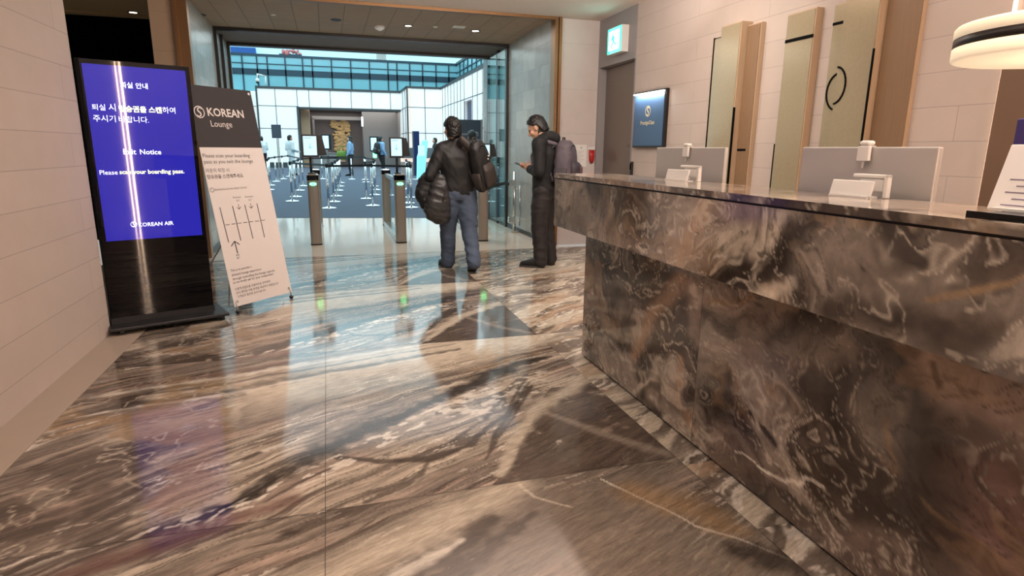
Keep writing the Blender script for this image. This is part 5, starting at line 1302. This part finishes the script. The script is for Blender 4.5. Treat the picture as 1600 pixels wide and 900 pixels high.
o2 = obj('phone_screen', bx(-.033, .033, -.074, .074, .0042, .005), 'black_gloss', ph); o2.rotation_euler = (R(22), 0, 0)
bp2 = backpack('grey backpack on both shoulders of the man with the phone', mw @ Vector((.0, -.245, 1.20)), F2, 'pack_grey', 'pack_greydark', sc=1.08)
bm = BM(); 
for sx in (-1, 1): limb(bm, [Vector((sx * .07, .09, .2)), Vector((sx * .11, .16, .22)), Vector((sx * .13, .26, .19)), Vector((sx * .14, .325, .08)), Vector((sx * .15, .30, -.1))], [.022, .024, .024, .022, .018], 12)
obj('upper_strap', remesh(bm, .009, 3), 'pack_grey', bp2)
b = BM(); emblem(b, (0, -.166, -.05), .03, (1, 0, 0), (0, 0, 1)); obj('emblem', b, 'rose_light', bp2)

# --- people further off
def far_person(label, px, pyf, pyh, facing, **k):
    p = G(px, pyf); h = AY(px, pyh, p.y).z
    return person(label, (p.x, p.y, .006), facing, min(h, 1.95), voxel=k.pop('voxel', .022), fingers=False, fold=k.pop('fold', .006), **k)
q = AY(735, 205, 12.7)
person('person in a dark jacket at the right gate hidden behind the backpack', (q.x + .03, 12.7, .006), R(5), q.z + .01, top='cloth_navy', voxel=.02, fingers=False, J=dict(wrL=(-.16, .28, 1.05), wrR=(.16, .28, 1.05)))
far_person('attendant in white shirt and black trousers bending at the left stanchions', 414, 271, 209.5, R(60), top='cloth_white', J=dict(head=(0, .10, 1.56), neck=(0, .05, 1.43), wrL=(-.15, .3, 1.05), wrR=(.15, .3, 1.05)))
far_person('person all in white standing before the white wall', 457, 274, 205, R(-55), top='cloth_white', legs='cloth_white', shoe='sole', J=dict(wrR=(.12, .32, 1.02), wrL=(-.12, .3, 1.02)))
w1, _ = far_person('woman in a light blue top with long dark hair in the hall', 549, 275, 209, R(75), top='cloth_blue', hairlong=1.)
p = G(549, 275); tg = thing('tote_bag', 'green bag carried beside the woman in light blue', 'bag', (p.x - .42, p.y - .1, 1.02)); s_ = 1.
b = BM(); loft(b, [((0, 0, -.22), .22, .09, None), ((0, 0, -.1), .25, .12, None), ((0, 0, .12), .23, .1, None), ((0, 0, .2), .18, .05, None)], 20, 3); obj('bag_body', b, 'bag_green', tg, smooth=True)
obj('bag_handle', tube(BM(), [Vector((-.1, 0, .18)), Vector((-.05, 0, .42)), Vector((.05, 0, .42)), Vector((.1, 0, .18))], .015, 8), 'bag_green', tg, smooth=True)
far_person('man in light blue shirt and black trousers walking away in the hall', 597, 274, 210, R(-60), top='cloth_blue', J=dict(kneeL=(-.1, .14, .5), ankL=(-.1, .12, .09), toeL=(-.1, .28, .03)))
p = G(597, 274); bp3 = dup(bp1, (p.x - .22, p.y - .14, 1.36), R(-60), 'navy backpack on the man in light blue in the hall'); bp3.rotation_euler = (0, 0, R(-60)); bp3.scale = (1.15, 1.15, 1.25)
for ch in list(bp3.children):
    if ch.name.startswith(('reflective', 'wide_strap')): bpy.data.objects.remove(ch)
q = AY(679, 201, 33.7)
person('attendant in black standing behind the rose marble counter', (q.x, 33.7, 0), R(75), min(q.z, 1.95), top='jacket_black', voxel=.022, fingers=False, hairlong=.3)
